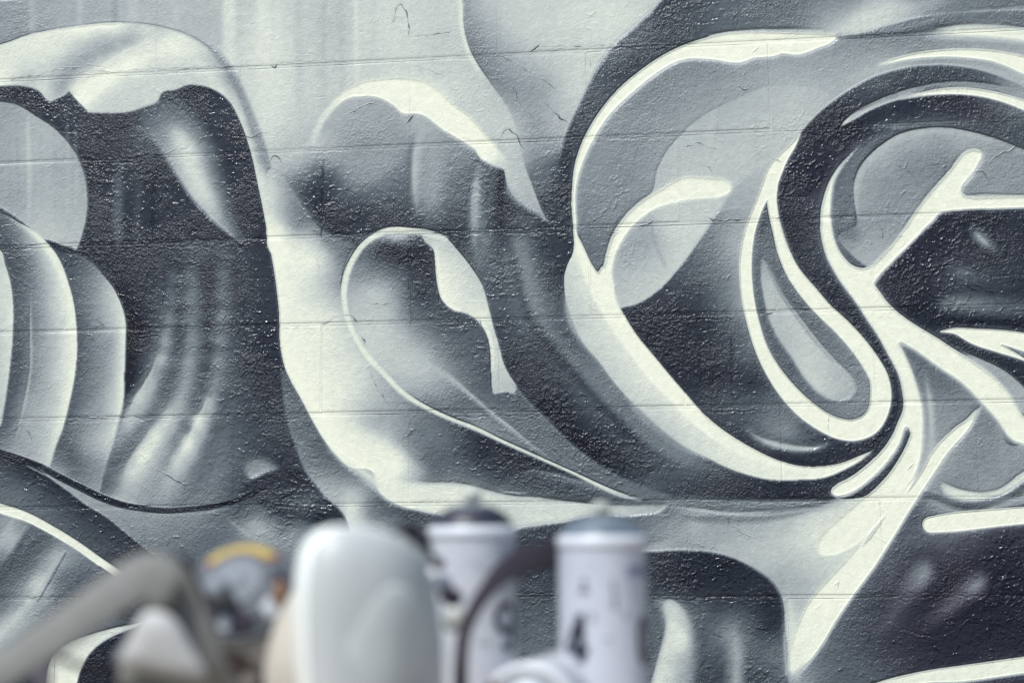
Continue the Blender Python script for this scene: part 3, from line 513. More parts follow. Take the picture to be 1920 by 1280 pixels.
    fill([(1428,479),(1428,479),(1436,488),(1445,504),(1468,548),(1502,595),(1535,638),(1565,672),(1596,702),(1604,726),(1592,746),(1565,749),(1535,736),(1508,709),(1482,669),(1458,635),(1441,601),(1431,561),(1424,511)],
         [(1430,490,160),(1440,540,184),(1460,590,188),(1480,640,190),(1500,620,196),(1520,680,198),(1540,720,194),(1570,700,180),(1585,725,178),(1590,740,170)], soft=2.6)
    line([(1440,500,3,.4),(1464,550,4,.6),(1498,600,4,.6),(1530,642,4,.6),(1562,678,4,.3)], 78, soft=4, op=.5)
    line([(1500,252,2),(1488,272,9),(1470,295,17),(1455,318,26),(1444,345,26),(1430,372,18),(1418,400,17),(1405,440,19),(1398,500,22),(1402,555,22),(1411,600,22),(1426,650,23),(1447,692,27),(1475,731,32),(1508,765,35),(1543,790,35),(1576,804,37),(1604,806,38),(1630,795,38),(1647,770,36),(1652,740,37),(1648,708,34),(1632,678,33),(1608,645,32),(1577,611,31),(1546,582,30),(1518,550,31),(1490,514,27),(1470,474,21),(1458,435,16),(1450,400,17),(1447,370,18),(1450,345,18)], 236, soft=1.5)
    # the S stroke and the diagonals
    fill([(1619,264),(1619,264),(1596,285),(1572,312),(1555,339),(1545,366),(1539,393),(1538,430),(1540,447),(1549,481),(1572,524),(1602,565),(1626,602),(1646,632),(1666,669),(1683,702),(1691,736),(1693,763),(1683,790),(1673,813),(1660,834),(1636,860),(1599,890),(1565,909),(1556,920),(1565,931),(1591,927),(1617,912),(1647,886),(1670,860),(1689,830),(1700,800),(1706,810),(1700,830),(1689,852),(1662,892),(1632,922),(1599,951),(1565,981),(1542,1003),(1534,1018),(1536,1036),(1557,1041),(1587,1030),(1617,1011),(1645,987),(1680,945),(1704,909),(1719,882),(1729,840),(1731,803),(1730,769),(1723,736),(1713,702),(1700,669),(1685,640),(1685,640),(1717,658),(1760,689),(1804,719),(1834,749),(1868,786),(1895,823),(1925,834),(1990,840),(1960,800),(1920,780),(1908,763),(1885,729),(1851,696),(1801,662),(1757,632),(1717,608),(1676,578),(1640,532),(1640,532),(1649,518),(1670,494),(1700,464),(1733,430),(1750,415),(1762,400),(1762,400),(1784,395),(1920,390),(2060,386),(2060,366),(1920,368),(1811,368),(1803,360),(1806,346),(1817,336),(1834,309),(1842,288),(1832,281),(1820,281),(1807,287),(1784,316),(1760,343),(1740,366),(1720,393),(1690,437),(1660,474),(1636,497),(1636,497),(1619,502),(1599,497),(1579,477),(1567,454),(1561,430),(1558,396),(1560,366),(1565,339),(1579,312),(1602,282)], 236, soft=1.8)
    line([(1764,621,3),(1790,620,12),(1830,631,30),(1878,640,42),(1930,652,50),(2050,700,60)], 236, soft=1.8)
    line([(1878,646,1),(1900,655,5),(1935,672,14)], 132, soft=2)
    # long diagonal
    line([(1840,760,3,.15),(1830,772,7,.6),(1818,790,12,.9),(1800,808,19),(1768,841,22),(1730,896,24),(1690,948,34),(1652,1003,40),(1618,1052,44),(1578,1100,50),(1543,1145,56),(1522,1185,52),(1504,1222,40,.9),(1490,1250,24,.5)], 236, soft=3)
    line([(1700,924,1,.2),(1716,900,3,.8),(1728,880,4,.9),(1740,858,3,.5)], 150, soft=2.5, op=.75)
    line([(1617,1022,3,.3),(1630,1005,5,.8),(1645,985,4,.8),(1662,962,2,.1)], 176, soft=3, op=.7)
    line([(1498,1190,10,.4),(1494,1230,18,.8),(1488,1262,14,.5)], 222, soft=10, op=.8)
    # horizontal strokes lower right
    line([(1745,983,28),(1790,978,33),(1861,971,31),(1925,965,30),(2080,955,30)], 236, soft=1.6)
    line([(1600,1295,4,.4),(1660,1283,18,.9),(1740,1268,24),(1805,1262,30),(1920,1246,30),(2080,1225,30)], 232, soft=4)
    line([(1805,1285,6),(1870,1276,8),(1930,1268,8)], 84, soft=4, op=.7)

paint_mural()
# overspray: fine droplets and the faint vertical drag of old coats
_g = np.random.default_rng(5)
_sp = blur(_g.standard_normal((CH, CW)).astype(np.float32), .8) * 2.6
_st = np.repeat(blur(_g.standard_normal((CH // 60 + 2, CW)).astype(np.float32), 1.2), 60, 0)[:CH]
_st = blur(_st, 9) * 6
_sl = np.kron(blur(_g.standard_normal((CH // 24 + 1, CW // 24 + 1)).astype(np.float32), 1.0), np.ones((24, 24), np.float32))[:CH, :CW]
_sl = blur(_sl, 12) * 9
_mid = np.clip((tone - 20) / 60, .3, 1) * np.clip((245 - tone) / 50, .25, 1)
tone += (_sp * 1.6 + _st + _sl) * _mid
# ------------------------------------------------------------------ cracks and scars in the paint: dark hairlines, also pressed into the relief
rng = random.Random(7)
relief = np.full((CH, CW), 0.5, np.float32)

def crack(pts, w=1.6, op=.85, t=52, lump=.0, jit=2.0):
    P = [pts[0]]
    for a, b in zip(pts, pts[1:]):
        n = max(1, int(math.hypot(b[0]-a[0], b[1]-a[1]) / 7))
        for i in range(1, n + 1):
            u = i / n
            j = jit if i < n else 0
            P.append((a[0] + (b[0]-a[0])*u + rng.uniform(-j, j), a[1] + (b[1]-a[1])*u + rng.uniform(-j, j)))
    q = [(x, y, max(.45, w * .85 * rng.uniform(.35, 1.6)), rng.uniform(.12, 1)) for x, y in P]
    q[0] = q[0][:2] + (.4, .3); q[-1] = q[-1][:2] + (.4, .3)
    def lay(target, t_, soft, o, dw=0, dy=0):
        global tone
        keep = tone; tone = target
        line([(x, y + dy, ww + dw, a) for x, y, ww, a in q], t_, soft=soft, op=o)
        tone = keep
    lay(tone, t, .5, op)
    lay(relief, 0.0, .8, .7, 1.0)
    lay(relief, 1.0, 1.6, .5, 1.5, 3.0)

CRACKS = [
 ([(733,48),(738,40),(742,18),(752,8),(762,22),(766,48),(768,70),(800,68),(850,58)],1.5,.8), ([(990,98),(1002,92),(1014,82)],2.4,.9), ([(1012,95),(1035,96),(1062,92)],2,.6),
 ([(1020,190),(1050,222),(1080,240),(1090,255),(1062,258)],1.6,.7), ([(960,158),(975,195),(1000,220)],1,.5), ([(935,264),(945,246),(955,242),(968,252),(975,270),(984,278)],1.6,.8), ([(985,280),(1010,270)],1,.5),
 ([(762,231),(770,222),(776,213)],1.8,.8), ([(650,215),(670,203),(705,192)],1.2,.6), ([(1045,170),(1020,150),(950,110),(900,95)],1.2,.45), ([(1000,345),(1020,378),(1050,395)],1.2,.5),
 ([(1282,275),(1312,268),(1328,278),(1346,281)],1.5,.7), ([(1342,241),(1352,239)],2.4,.9), ([(1440,292),(1450,300),(1466,303)],1.4,.7), ([(1680,303),(1700,318),(1735,360)],1.2,.5),
 ([(1918,264),(1895,282),(1880,285),(1860,300),(1853,312)],1.6,.75), ([(1810,338),(1825,324),(1842,321),(1850,332),(1854,339)],1.5,.8), ([(1385,160),(1395,168),(1410,160)],1.6,.6), ([(1280,12),(1310,8),(1350,2)],1.5,.6), ([(1285,44),(1320,44),(1350,32)],1.8,.7),
 ([(1230,20),(1255,40),(1250,15),(1280,2)],1.4,.6), ([(1215,35),(1230,55),(1242,42)],1.4,.6), ([(1572,72),(1600,66),(1640,62),(1690,62)],1.6,.5), ([(1730,24),(1770,14)],1.2,.5),
 ([(20,152),(42,146),(70,142),(110,130),(170,122),(195,126)],1.5,.6), ([(18,153),(34,150),(44,144)],2.4,.9), ([(140,138),(200,134),(260,132),(340,128),(420,126),(505,124)],1.3,.55), ([(300,142),(345,130),(380,128)],1.5,.6),
 ([(506,123),(516,127),(520,118)],3,.95), ([(520,118),(640,113)],1.2,.5), ([(430,254),(470,258),(490,248),(503,252)],1.5,.7), ([(505,302),(514,292),(525,298),(528,308)],1.8,.9), ([(330,285),(350,278),(358,273)],1.2,.6), ([(300,292),(320,284),(338,282)],1,.6),
 ([(268,510),(330,570),(345,565)],1,.35), ([(600,608),(618,603),(628,594),(646,592)],2,.9), ([(598,622),(602,610)],1.4,.7), ([(175,592),(200,614)],1.6,.6), ([(46,592),(62,594)],1.8,.7), ([(0,625),(20,612),(30,600)],1,.5), ([(430,620),(446,612),(400,622)],1.6,.7), ([(388,717),(410,718),(415,705)],1.6,.7),
 ([(680,566),(700,572),(735,566)],1.4,.7), ([(733,548),(742,528)],1.4,.6), ([(768,560),(772,590),(766,612)],1.2,.5), ([(640,592),(660,592),(672,606)],1.6,.7), ([(752,825),(775,805),(795,800),(806,806)],1.6,.8), ([(676,628),(685,640),(680,648)],3,.9), ([(720,745),(730,762)],1.4,.6), ([(690,690),(712,735),(720,748)],1,.5), ([(762,768),(775,770),(770,795),(790,802)],1.4,.6), ([(900,598),(920,652),(945,655),(985,646),(1010,640)],1.4,.6),
 ([(1196,424),(1215,420),(1228,410)],1.6,.7), ([(1440,620),(1460,612)],1.2,.5), ([(1483,635),(1495,628),(1500,620)],1.4,.6), ([(1750,795),(1765,782)],1.2,.5), ([(1416,587),(1435,588),(1450,585)],2.2,.9), ([(1320,408),(1350,413),(1390,410)],2,.8), ([(1455,408),(1520,406)],2.2,.8), ([(1565,407),(1600,406),(1615,412)],2.2,.7),
 ([(300,882),(335,902),(362,918)],1.6,.7), ([(532,958),(525,940),(540,930),(560,928)],2,.9), ([(598,960),(600,935),(615,930)],2,.9), ([(576,896),(610,888),(640,872)],1.4,.6), ([(50,1118),(62,1120),(72,1116)],2.6,.95), ([(75,1120),(140,1120)],1.2,.5), ([(690,988),(698,994),(710,990)],1.4,.7),
 ([(1565,1096),(1572,1090),(1570,1100)],2,.8), ([(1328,1034),(1338,1024),(1345,1030)],1.8,.7), ([(1360,965),(1372,985),(1395,1000),(1430,1010)],1.2,.5), ([(1618,1140),(1660,1152)],1.4,.5), ([(1700,880),(1712,868)],1,.4), ([(1640,1140),(1690,1180),(1750,1195),(1790,1180),(1815,1160)],1.2,.4,118), ([(0,1140),(40,1080),(100,1070)],.8,.2),
 ([(606,296),(604,340),(602,390),(603,444)],6,.9,40), ([(286,326),(284,380),(286,440)],4.0,.6,40), ([(1372,630),(1371,690),(1372,752)],6,.8,36), ([(1857,1115),(1858,1160),(1857,1230)],3.5,.6,36), ([(1014,700),(1012,765)],4,.7,40), ([(939,320),(938,370),(940,432)],4.5,.7,40), ([(452,462),(454,520),(455,600)],3,.4,40), ([(1168,780),(1170,850)],4,.4,40), ([(453,470),(455,520)],1.6,.4,40),
 ([(1700,520),(1740,505),(1800,495),(1860,520),(1905,515)],2,.5,36), ([(1830,510),(1838,530),(1870,560)],2,.5,40), ([(640,168),(660,150)],.8,.2), ([(840,330),(858,345)],1,.5), ([(120,600),(100,640)],.8,.3), ([(590,480),(600,510)],1,.4), ([(570,35),(600,38)],1.2,.4), ([(560,100),(590,104)],1,.4), ([(455,120),(430,200)],.6,.2)]
for c in CRACKS: crack(*c)
for P, w, o in (([(165,303),(230,299),(300,296)],1.6,.5), ([(0,466),(50,460),(92,456)],2,.7), ([(146,461),(260,458),(330,455),(420,450),(503,447)],3.2,.8), ([(240,620),(300,618)],1.5,.4), ([(128,783),(200,782),(285,780)],1.8,.6), ([(300,780),(340,776)],1.3,.4),
    ([(805,436),(860,434),(900,431),(960,430),(1078,427)],2.6,.8), ([(620,438),(650,440)],1.4,.5), ([(840,775),(950,773),(1080,770)],1.4,.4), ([(480,941),(560,944),(625,946)],2,.5), ([(1600,1113),(1700,1112),(1850,1111)],1.6,.4), ([(965,1112),(1048,1112)],2,.5), ([(1225,1117),(1300,1119),(1380,1119),(1464,1118)],3,.7),
    ([(1512,247),(1580,242),(1640,239)],2.4,.6), ([(1110,258),(1200,252),(1300,248)],1,.25), ([(820,605),(905,602)],1.8,.5), ([(1180,595),(1260,594),(1380,590)],1.6,.4), ([(520,616),(590,613)],1,.3), ([(1330,765),(1420,765)],1.4,.3), ([(1000,88),(1100,88),(1190,82),(1280,78)],2,.45), ([(660,115),(700,112)],1.2,.4), ([(1120,432),(1160,436)],1.6,.5), ([(1290,936),(1420,938),(1560,936)],1.4,.35), ([(500,780),(560,778)],1.4,.35), ([(560,278),(640,276)],1,.3)):
    crack(P, w, o, 42, jit=1.6)
    crust_pts = [(x, y + 7) for x, y in P]
    crack(crust_pts, .6, .1, 150, jit=3)
# random hairlines all over, in loose families along the bed joints
for i in range(100):
    x, y = rng.uniform(-250, 2150), rng.uniform(-200, 1350)
    if rng.random() < .5:
        y = 300 + 164 * round((y - 300) / 164) + rng.uniform(-14, 14) - (x - 300) * .03
    a = rng.choice((0, 0, math.pi/2, rng.uniform(0, 3.1))) + rng.uniform(-.5, .5)
    P = [(x, y)]
    for k in range(rng.randint(1, 3)):
        s = rng.uniform(6, 20); a += rng.uniform(-.8, .8)
        P.append((P[-1][0] + s*math.cos(a), P[-1][1] + s*math.sin(a)))
    crack(P, rng.uniform(.7, 1.4), rng.uniform(.15, .55), 60)
# dried runs and ridges of old paint: relief only
def ridge(n, span, wlo, whi, up):
    global tone
    keep = tone; tone = relief
    for i in range(n):
        x, y = rng.uniform(-300, 2200), rng.uniform(-250, 1400)
        a = rng.uniform(0, 6.28); P = [(x, y, rng.uniform(wlo, whi), .9)]
        for k in range(rng.randint(1, 4)):
            a += rng.uniform(-1.1, 1.1); s = rng.uniform(.4, 1) * span
            P.append((P[-1][0] + s*math.cos(a), P[-1][1] + s*math.sin(a), rng.uniform(wlo, whi), .9))
        line(P, up, soft=1.6, op=rng.uniform(.2, .7))
    tone = keep
# crumpled skin of the glossy dark coats: short wandering ridges, thick in clusters
_cl = [(rng.uniform(-250, 2150), rng.uniform(-150, 1300), rng.uniform(20, 90)) for _ in range(150)]
def worms(n):
    global tone
    keep = tone
    made = tries = 0
    while made < n and tries < n * 12:
        tries += 1
        if rng.random() < .62:
            cx, cy, r = rng.choice(_cl); x, y = rng.gauss(cx, r), rng.gauss(cy, r * .6)
        else: x, y = rng.uniform(-250, 2150), rng.uniform(-150, 1300)
        k = to_canvas([(x, y)])[0]
        if not (0 <= k[0] < CW and 0 <= k[1] < CH): continue
        t = keep[int(k[1]), int(k[0])]
        if rng.random() > (1.0 if t < 95 else   .18 if t < 140 else .07): continue
        a = rng.choice((0.1, .5, -.4, 1.2)) + rng.uniform(-.5, .5); w = rng.uniform(1.0, 2.8); P = [(x, y, w, 1)]
        for s_ in range(rng.randint(1, 3)):
            a += rng.uniform(-1.2, 1.2); s = rng.uniform(2.5, 7)
            P.append((P[-1][0] + s*math.cos(a), P[-1][1] + s*math.sin(a), w * rng.uniform(.5, 1.1), 1))
        tone = relief
        line(P, 1.0 if rng.random() < .75 else .05, soft=1.3, op=rng.uniform(.3, 1))
        tone = keep
        made += 1
worms(7500)
ridge(500, 14, .8, 2.2, .95)
ridge(1500, 9, .6, 1.8, .1)
# the thick wrinkled paint near the right edge and other crusty patches
def crust(cx, cy, rx, ry, n):
    global tone
    keep = tone; tone = relief
    for i in range(int(n * 1.5)):
        x, y = rng.gauss(cx, rx), rng.gauss(cy, ry)
        a = rng.uniform(0, 6.28); P = [(x, y, rng.uniform(1.6, 3.2), .95)]
        for k in range(2):
            a += rng.uniform(-1.4, 1.4); s = rng.uniform(4, 9)
            P.append((P[-1][0] + s*math.cos(a), P[-1][1] + s*math.sin(a), rng.uniform(1.2, 2.6), .9))
        line(P, 1.0, soft=1.6, op=.95)
    tone = keep
for c in ((1890,1060,18,40,90),(1740,470,60,50,110),(1120,830,60,30,60),(600,390,22,40,26),(900,340,10,40,30),(560,930,40,20,50),(1490,320,20,16,24),(1180,470,20,20,26),(1230,600,40,14,30),(520,1000,20,10,16),(1760,180,40,8,24),(330,180,20,6,16),(470,700,40,60,50),(1500,240,60,8,50),(1760,575,60,8,20),(230,310,60,12,30)):
    crust(*c)

# ------------------------------------------------------------------ mural picture -> image in memory
LUT_T = np.array([0, 40, 60, 90, 120, 150, 180, 205, 225, 240, 255], float)
LUT_C = np.array([(14,15,20),(43,46,54),(61,65,74),(86,94,102),(112,121,128),(142,151,156),(173,181,183),(200,208,203),(223,230,217),(236,241,224),(242,245,231)], float)
LIGHT, VEIL = (1.064, 1.12, 1.20), (.0200, .0205, .0210)    # how much daylight the wall gets, and the sheen on it
def srgb_lin(v):
    v = v / 255.0
    return np.where(v <= .04045, v / 12.92, ((v + .055) / 1.055) ** 2.4)
pix = np.empty((CH, CW, 4), np.float32)
tc = np.clip(tone, 0, 255)
for ch in range(3):
    pix[..., ch] = np.clip((srgb_lin(np.interp(tc, LUT_T, LUT_C[:, ch])) - VEIL[ch]) / LIGHT[ch], .008, .86)
def tint(x, y, r, col, a):
    c = to_canvas([(x, y)])[0]; rr = int(r * KPX * 3)
    x0, y0 = int(c[0]) - rr, int(c[1]) - rr
    yy, xx = np.mgrid[y0:y0 + 2*rr, x0:x0 + 2*rr]
    m = a * np.exp(-((xx - c[0])**2 + (yy - c[1])**2) / (2 * (r * KPX) ** 2))
    v = pix[y0:y0 + 2*rr, x0:x0 + 2*rr, :3]
    lum = v.mean(2, keepdims=True); m = m[..., None] * (np.clip((.22 - lum) / .15, 0, 1) if col[0] > 1.11 else 1.0)
    v *= 1 + m * (np.array(col, np.float32) - 1)
for x, y, r, a in ((698,36,10,.6),(705,58,9,.6),(714,70,7,.8),(715,85,8,.9),(713,98,7,.8),(714,112,8,.9),(715,128,7,.8)): tint(x, y, r, (1.12,.92,.84), a)
for x, y, r, a in ((1740,470,50,.8),(1540,330,40,.5),(1240,565,14,.6),(1560,250,50,.5),(1850,1090,120,.9),(1760,1180,80,.7),(1810,210,50,.4)): tint(x, y, r, (1.14,.98,1.04), a)
pix[..., 3] = blur(relief, .6)
img = bpy.data.images.new('mural_paint', CW, CH, alpha=True, float_buffer=True)
img.alpha_mode = 'CHANNEL_PACKED'
img.pixels.foreach_set(np.ascontiguousarray(pix[::-1]).ravel())
img.update()
img.pack()

# ------------------------------------------------------------------ material helpers
def new_mat(name):
    m = bpy.data.materials.new(name); m.use_nodes = True
    nt = m.node_tree
    return m, nt, nt.nodes['Principled BSDF']
def node(nt, kind, **kw):
    n = nt.nodes.new(kind)
    for k, v in kw.items():
        if k in n.inputs: n.inputs[k].default_value = v
        else: setattr(n, k, v)
    return n

def wall_paint():
    m, nt, b = new_mat('sprayed_wall_paint')
    L = nt.links.new
    geo = node(nt, 'ShaderNodeNewGeometry')
    sep = node(nt, 'ShaderNodeSeparateXYZ'); L(geo.outputs['Position'], sep.inputs[0])
    def lin(sock, a0, a1):
        r = node(nt, 'ShaderNodeMapRange'); r.clamp = False
        r.inputs['From Min'].default_value = a0; r.inputs['From Max'].default_value = a1
        L(sock, r.inputs['Value']); return r.outputs[0]
    cmb = node(nt, 'ShaderNodeCombineXYZ')
    L(lin(sep.outputs['X'], WX0, WX0 + CW / PPM), cmb.inputs['X']); L(lin(sep.outputs['Z'], WZ1 - CH / PPM, WZ1), cmb.inputs['Y'])
    tex = node(nt, 'ShaderNodeTexImage', extension='EXTEND', interpolation='Cubic'); tex.image = img
    L(cmb.outputs[0], tex.inputs['Vector'])
    # faint wear of the paint film
    wear = node(nt, 'ShaderNodeTexNoise', Scale=55.0, Detail=5.0, Roughness=.65); L(geo.outputs['Position'], wear.inputs['Vector'])
    mr = node(nt, 'ShaderNodeMapRange'); mr.inputs['From Min'].default_value = .3; mr.inputs['From Max'].default_value = .7
    mr.inputs['To Min'].default_value = .93; mr.inputs['To Max'].default_value = 1.07
    L(wear.outputs['Fac'], mr.inputs['Value'])
    mul = node(nt, 'ShaderNodeVectorMath', operation='SCALE'); L(tex.outputs['Color'], mul.inputs[0]); L(mr.outputs[0], mul.inputs['Scale'])
    L(mul.outputs[0], b.inputs['Base Color'])
    # relief: fine spatter, coarse stipple, flat trowelled swells, then the cracks and ridges
    n1 = node(nt, 'ShaderNodeTexNoise', Scale=210.0, Detail=3.0, Roughness=.6)
    n2 = node(nt, 'ShaderNodeTexNoise', Scale=75.0, Detail=3.0, Roughness=.55, Distortion=.6)
    n3 = node(nt, 'ShaderNodeTexNoise', Scale=14.0, Detail=2.0, Roughness=.5)
    patch = node(nt, 'ShaderNodeTexNoise', Scale=7.0, Detail=3.0)
    for n in (n1, n2, n3, patch): L(geo.outputs['Position'], n.inputs['Vector'])
    pr = node(nt, 'ShaderNodeMapRange'); pr.inputs['From Min'].default_value = .35; pr.inputs['From Max'].default_value = .65
    pr.inputs['To Min'].default_value = .15; pr.inputs['To Max'].default_value = 1.25
    L(patch.outputs['Fac'], pr.inputs['Value'])
    def mulv(sock, k):
        x = node(nt, 'ShaderNodeMath', operation='MULTIPLY'); L(sock, x.inputs[0])
        if isinstance(k, float): x.inputs[1].default_value = k
        else: L(k, x.inputs[1])
        return x.outputs[0]
    def add(a, c):
        x = node(nt, 'ShaderNodeMath', operation='ADD'); L(a, x.inputs[0]); L(c, x.inputs[1]); return x.outputs[0]
    h = add(mulv(mulv(n1.outputs['Fac'], BUMP_FINE), pr.outputs[0]), mulv(n2.outputs['Fac'], BUMP_MID))
    h = add(h, mulv(n3.outputs['Fac'], BUMP_BIG))
    h = add(h, mulv(tex.outputs['Alpha'], BUMP_IMG))
    # thick white coats fill the wall's relief, thin dark coats leave it sharp
    lumi = node(nt, 'ShaderNodeRGBToBW'); L(tex.outputs['Color'], lumi.inputs[0])
    def ramp(a0, a1, b0, b1):
        r = node(nt, 'ShaderNodeMapRange', interpolation_type='SMOOTHSTEP'); L(lumi.outputs[0], r.inputs['Value'])
        for k_, v_ in zip(('From Min', 'From Max', 'To Min', 'To Max'), (a0, a1, b0, b1)): r.inputs[k_].default_value = v_
        return r.outputs[0]
    h = mulv(mulv(h, ramp(.03, .38, 1.45, .42)), ramp(.62, .80, 1.0, .38))
    bp = node(nt, 'ShaderNodeBump', Strength=1.0, Distance=.001)
    L(h, bp.inputs['Height']); L(bp.outputs[0], b.inputs['Normal'])
    rr = node(nt, 'ShaderNodeMapRange'); rr.inputs['From Min'].default_value = .3; rr.inputs['From Max'].default_value = .7
    rr.inputs['To Min'].default_value = .17; rr.inputs['To Max'].default_value = .34
    L(patch.outputs['Fac'], rr.inputs['Value']); L(add(rr.outputs[0], ramp(.05, .5, 0.0, .25)), b.inputs['Roughness'])
    b.inputs['Specular IOR Level'].default_value = .28
    return m
BUMP_FINE, BUMP_MID, BUMP_BIG, BUMP_IMG = 2.2, 2.0, 2.0, 3.2

def plain(name, col, rough=.5, scale=60.0, amt=.12, bump=0.0, metallic=0.0, dirt=None, coat=0.0):
    """one colour with mottling (and optional stains) so that it never reads as flat"""
    m, nt, b = new_mat(name); L = nt.links.new
    tcn = node(nt, 'ShaderNodeTexCoord')
    n = node(nt, 'ShaderNodeTexNoise', Scale=scale, Detail=5.0, Roughness=.6); L(tcn.outputs['Object'], n.inputs['Vector'])
    r = node(nt, 'ShaderNodeValToRGB')
    r.color_ramp.elements[0].position = .3; r.color_ramp.elements[1].position = .7
    r.color_ramp.elements[0].color = tuple(c * (1 - amt) for c in col) + (1,)
    r.color_ramp.elements[1].color = tuple(min(.9, c * (1 + amt)) for c in col) + (1,)
    L(n.outputs['Fac'], r.inputs['Fac'])
    out = r.outputs['Color']
    if dirt:
        d = node(nt, 'ShaderNodeTexNoise', Scale=dirt[1], Detail=6.0, Roughness=.7); L(tcn.outputs['Object'], d.inputs['Vector'])
        dr = node(nt, 'ShaderNodeMapRange'); dr.inputs['From Min'].default_value = dirt[2]; dr.inputs['From Max'].default_value = dirt[2] + .08
        L(d.outputs['Fac'], dr.inputs['Value'])
        mx = node(nt, 'ShaderNodeMix', data_type='RGBA'); L(dr.outputs[0], mx.inputs['Factor']); L(out, mx.inputs['A']); mx.inputs['B'].default_value = tuple(dirt[0]) + (1,)
        out = mx.outputs['Result']
    L(out, b.inputs['Base Color'])
    b.inputs['Roughness'].default_value = rough; b.inputs['Metallic'].default_value = metallic
    b.inputs['Coat Weight'].default_value = coat
    if bump:
        bp = node(nt, 'ShaderNodeBump', Strength=.6, Distance=bump); L(n.outputs['Fac'], bp.inputs['Height']); L(bp.outputs[0], b.inputs['Normal'])
    return m

# ------------------------------------------------------------------ object helpers
def mesh_obj(name, verts, faces, mat, parent=None, smooth=False, loc=None):
    me = bpy.data.meshes.new(name)
    me.from_pydata([tuple(v) for v in verts], [], faces); me.update()
    bm = bmesh.new(); bm.from_mesh(me); bmesh.ops.recalc_face_normals(bm, faces=bm.faces); bm.to_mesh(me); bm.free()
    if smooth: me.polygons.foreach_set('use_smooth', [True] * len(me.polygons))
    me.materials.append(mat)
    return link(name, me, parent, loc)
def link(name, me, parent=None, loc=None):
    o = bpy.data.objects.new(name, me); COL.objects.link(o)
    if parent: o.parent = parent
    if loc is not None: o.location = loc
    return o
def thing(name, label, cat, loc=(0, 0, 0), group=None):
    o = bpy.data.objects.new(name, None); COL.objects.link(o); o.location = loc; o.empty_display_size = .05
    o['label'] = label; o['category'] = cat
    if group: o['group'] = group
    return o

# ------------------------------------------------------------------ ground and wall
gm, gnt, gb = new_mat('worn_asphalt')
gtc = node(gnt, 'ShaderNodeTexCoord')
gn = node(gnt, 'ShaderNodeTexNoise', Scale=90.0, Detail=6.0); gnt.links.new(gtc.outputs['Object'], gn.inputs['Vector'])
gr = node(gnt, 'ShaderNodeValToRGB'); gr.color_ramp.elements[0].color = (.05, .05, .052, 1); gr.color_ramp.elements[1].color = (.16, .157, .15, 1)
gnt.links.new(gn.outputs['Fac'], gr.inputs['Fac']); gnt.links.new(gr.outputs[0], gb.inputs['Base Color']); gb.inputs['Roughness'].default_value = .9
ground = mesh_obj('ground', [(-60, -60, 0), (60, -60, 0), (60, 60, 0), (-60, 60, 0)], [(0, 1, 2, 3)], gm)
ground['kind'] = 'structure'

paint = wall_paint()
wall = thing('painted_wall', 'wall of large concrete blocks under a sweeping black, grey and white mural', 'wall')
BED = 0.2032; JT = 0.0055; BW = 0.4034; BH = BED - JT; JX = .0030; PITCH_X = 0.4064
rows = 13
X_HEAD = wall_pt(605, 380)[0]
WL, WR = -2.75, 1.75
def block_mesh(w, h, seed):
    r = random.Random(seed)
    # (inset at the sides, inset at top and bottom, depth)
    rings = [(.0010, .0050, 0.0), (.0003, .0016, .0003), (.0001, .0003, .0010), (0, 0, .0040), (0, 0, .19)]
    V, F = [], []
    for ix, iz, y in rings:
        for sx, sz in ((-1, -1), (1, -1), (1, 1), (-1, 1)):
            j = r.uniform(-.0006, .0006) if y < .001 else 0
            k = r.uniform(-.0009, .0009) if y < .001 else 0
            V.append((sx * (w/2 - ix) + j, y, sz * (h/2 - iz) + k))
    F.append((0, 1, 2, 3))
    for i in range(len(rings) - 1):
        for c in range(4):
            a, b2 = i*4 + c, i*4 + (c + 1) % 4
            F.append((a, b2, b2 + 4, a + 4))
    n = (len(rings) - 1) * 4
    F.append((n + 3, n + 2, n + 1, n))
    me = bpy.data.meshes.new('concrete_block'); me.from_pydata(V, [], F); me.update()
    bm = bmesh.new(); bm.from_mesh(me); bmesh.ops.recalc_face_normals(bm, faces=bm.faces); bm.to_mesh(me); bm.free()
    me.materials.append(paint)
    return me
full = [block_mesh(BW, BH, s) for s in range(4)]
cut = {}
wr = random.Random(3)
heads = []
for r in range(rows):
    z0 = r * BED
    phase = X_HEAD if r % 2 == 1 else X_HEAD + PITCH_X / 2
    x = phase - PITCH_X * math.ceil((phase - WL) / PITCH_X)     # a head joint at or left of the wall's left end
    while x < WR - .02:
        a, b2 = max(x + JX/2, WL), min(x + PITCH_X - JX/2, WR)
        if b2 - a > .03:
            w = b2 - a
            if abs(w - (PITCH_X - JX)) < 1e-6: me = wr.choice(full)
            else:
                key = round(w, 4)
                if key not in cut: cut[key] = block_mesh(w, BH, 11)
                me = cut[key]
            o = link('concrete_block', me, wall, ((a + b2)/2, wr.uniform(-.0003, .0003), z0 + JT/2 + BH/2))
            o.rotation_euler = (wr.uniform(-.0016, .0016), wr.uniform(-.002, .002), wr.uniform(-.0009, .0009))
        if x > WL: heads.append((x, z0))
        x += PITCH_X
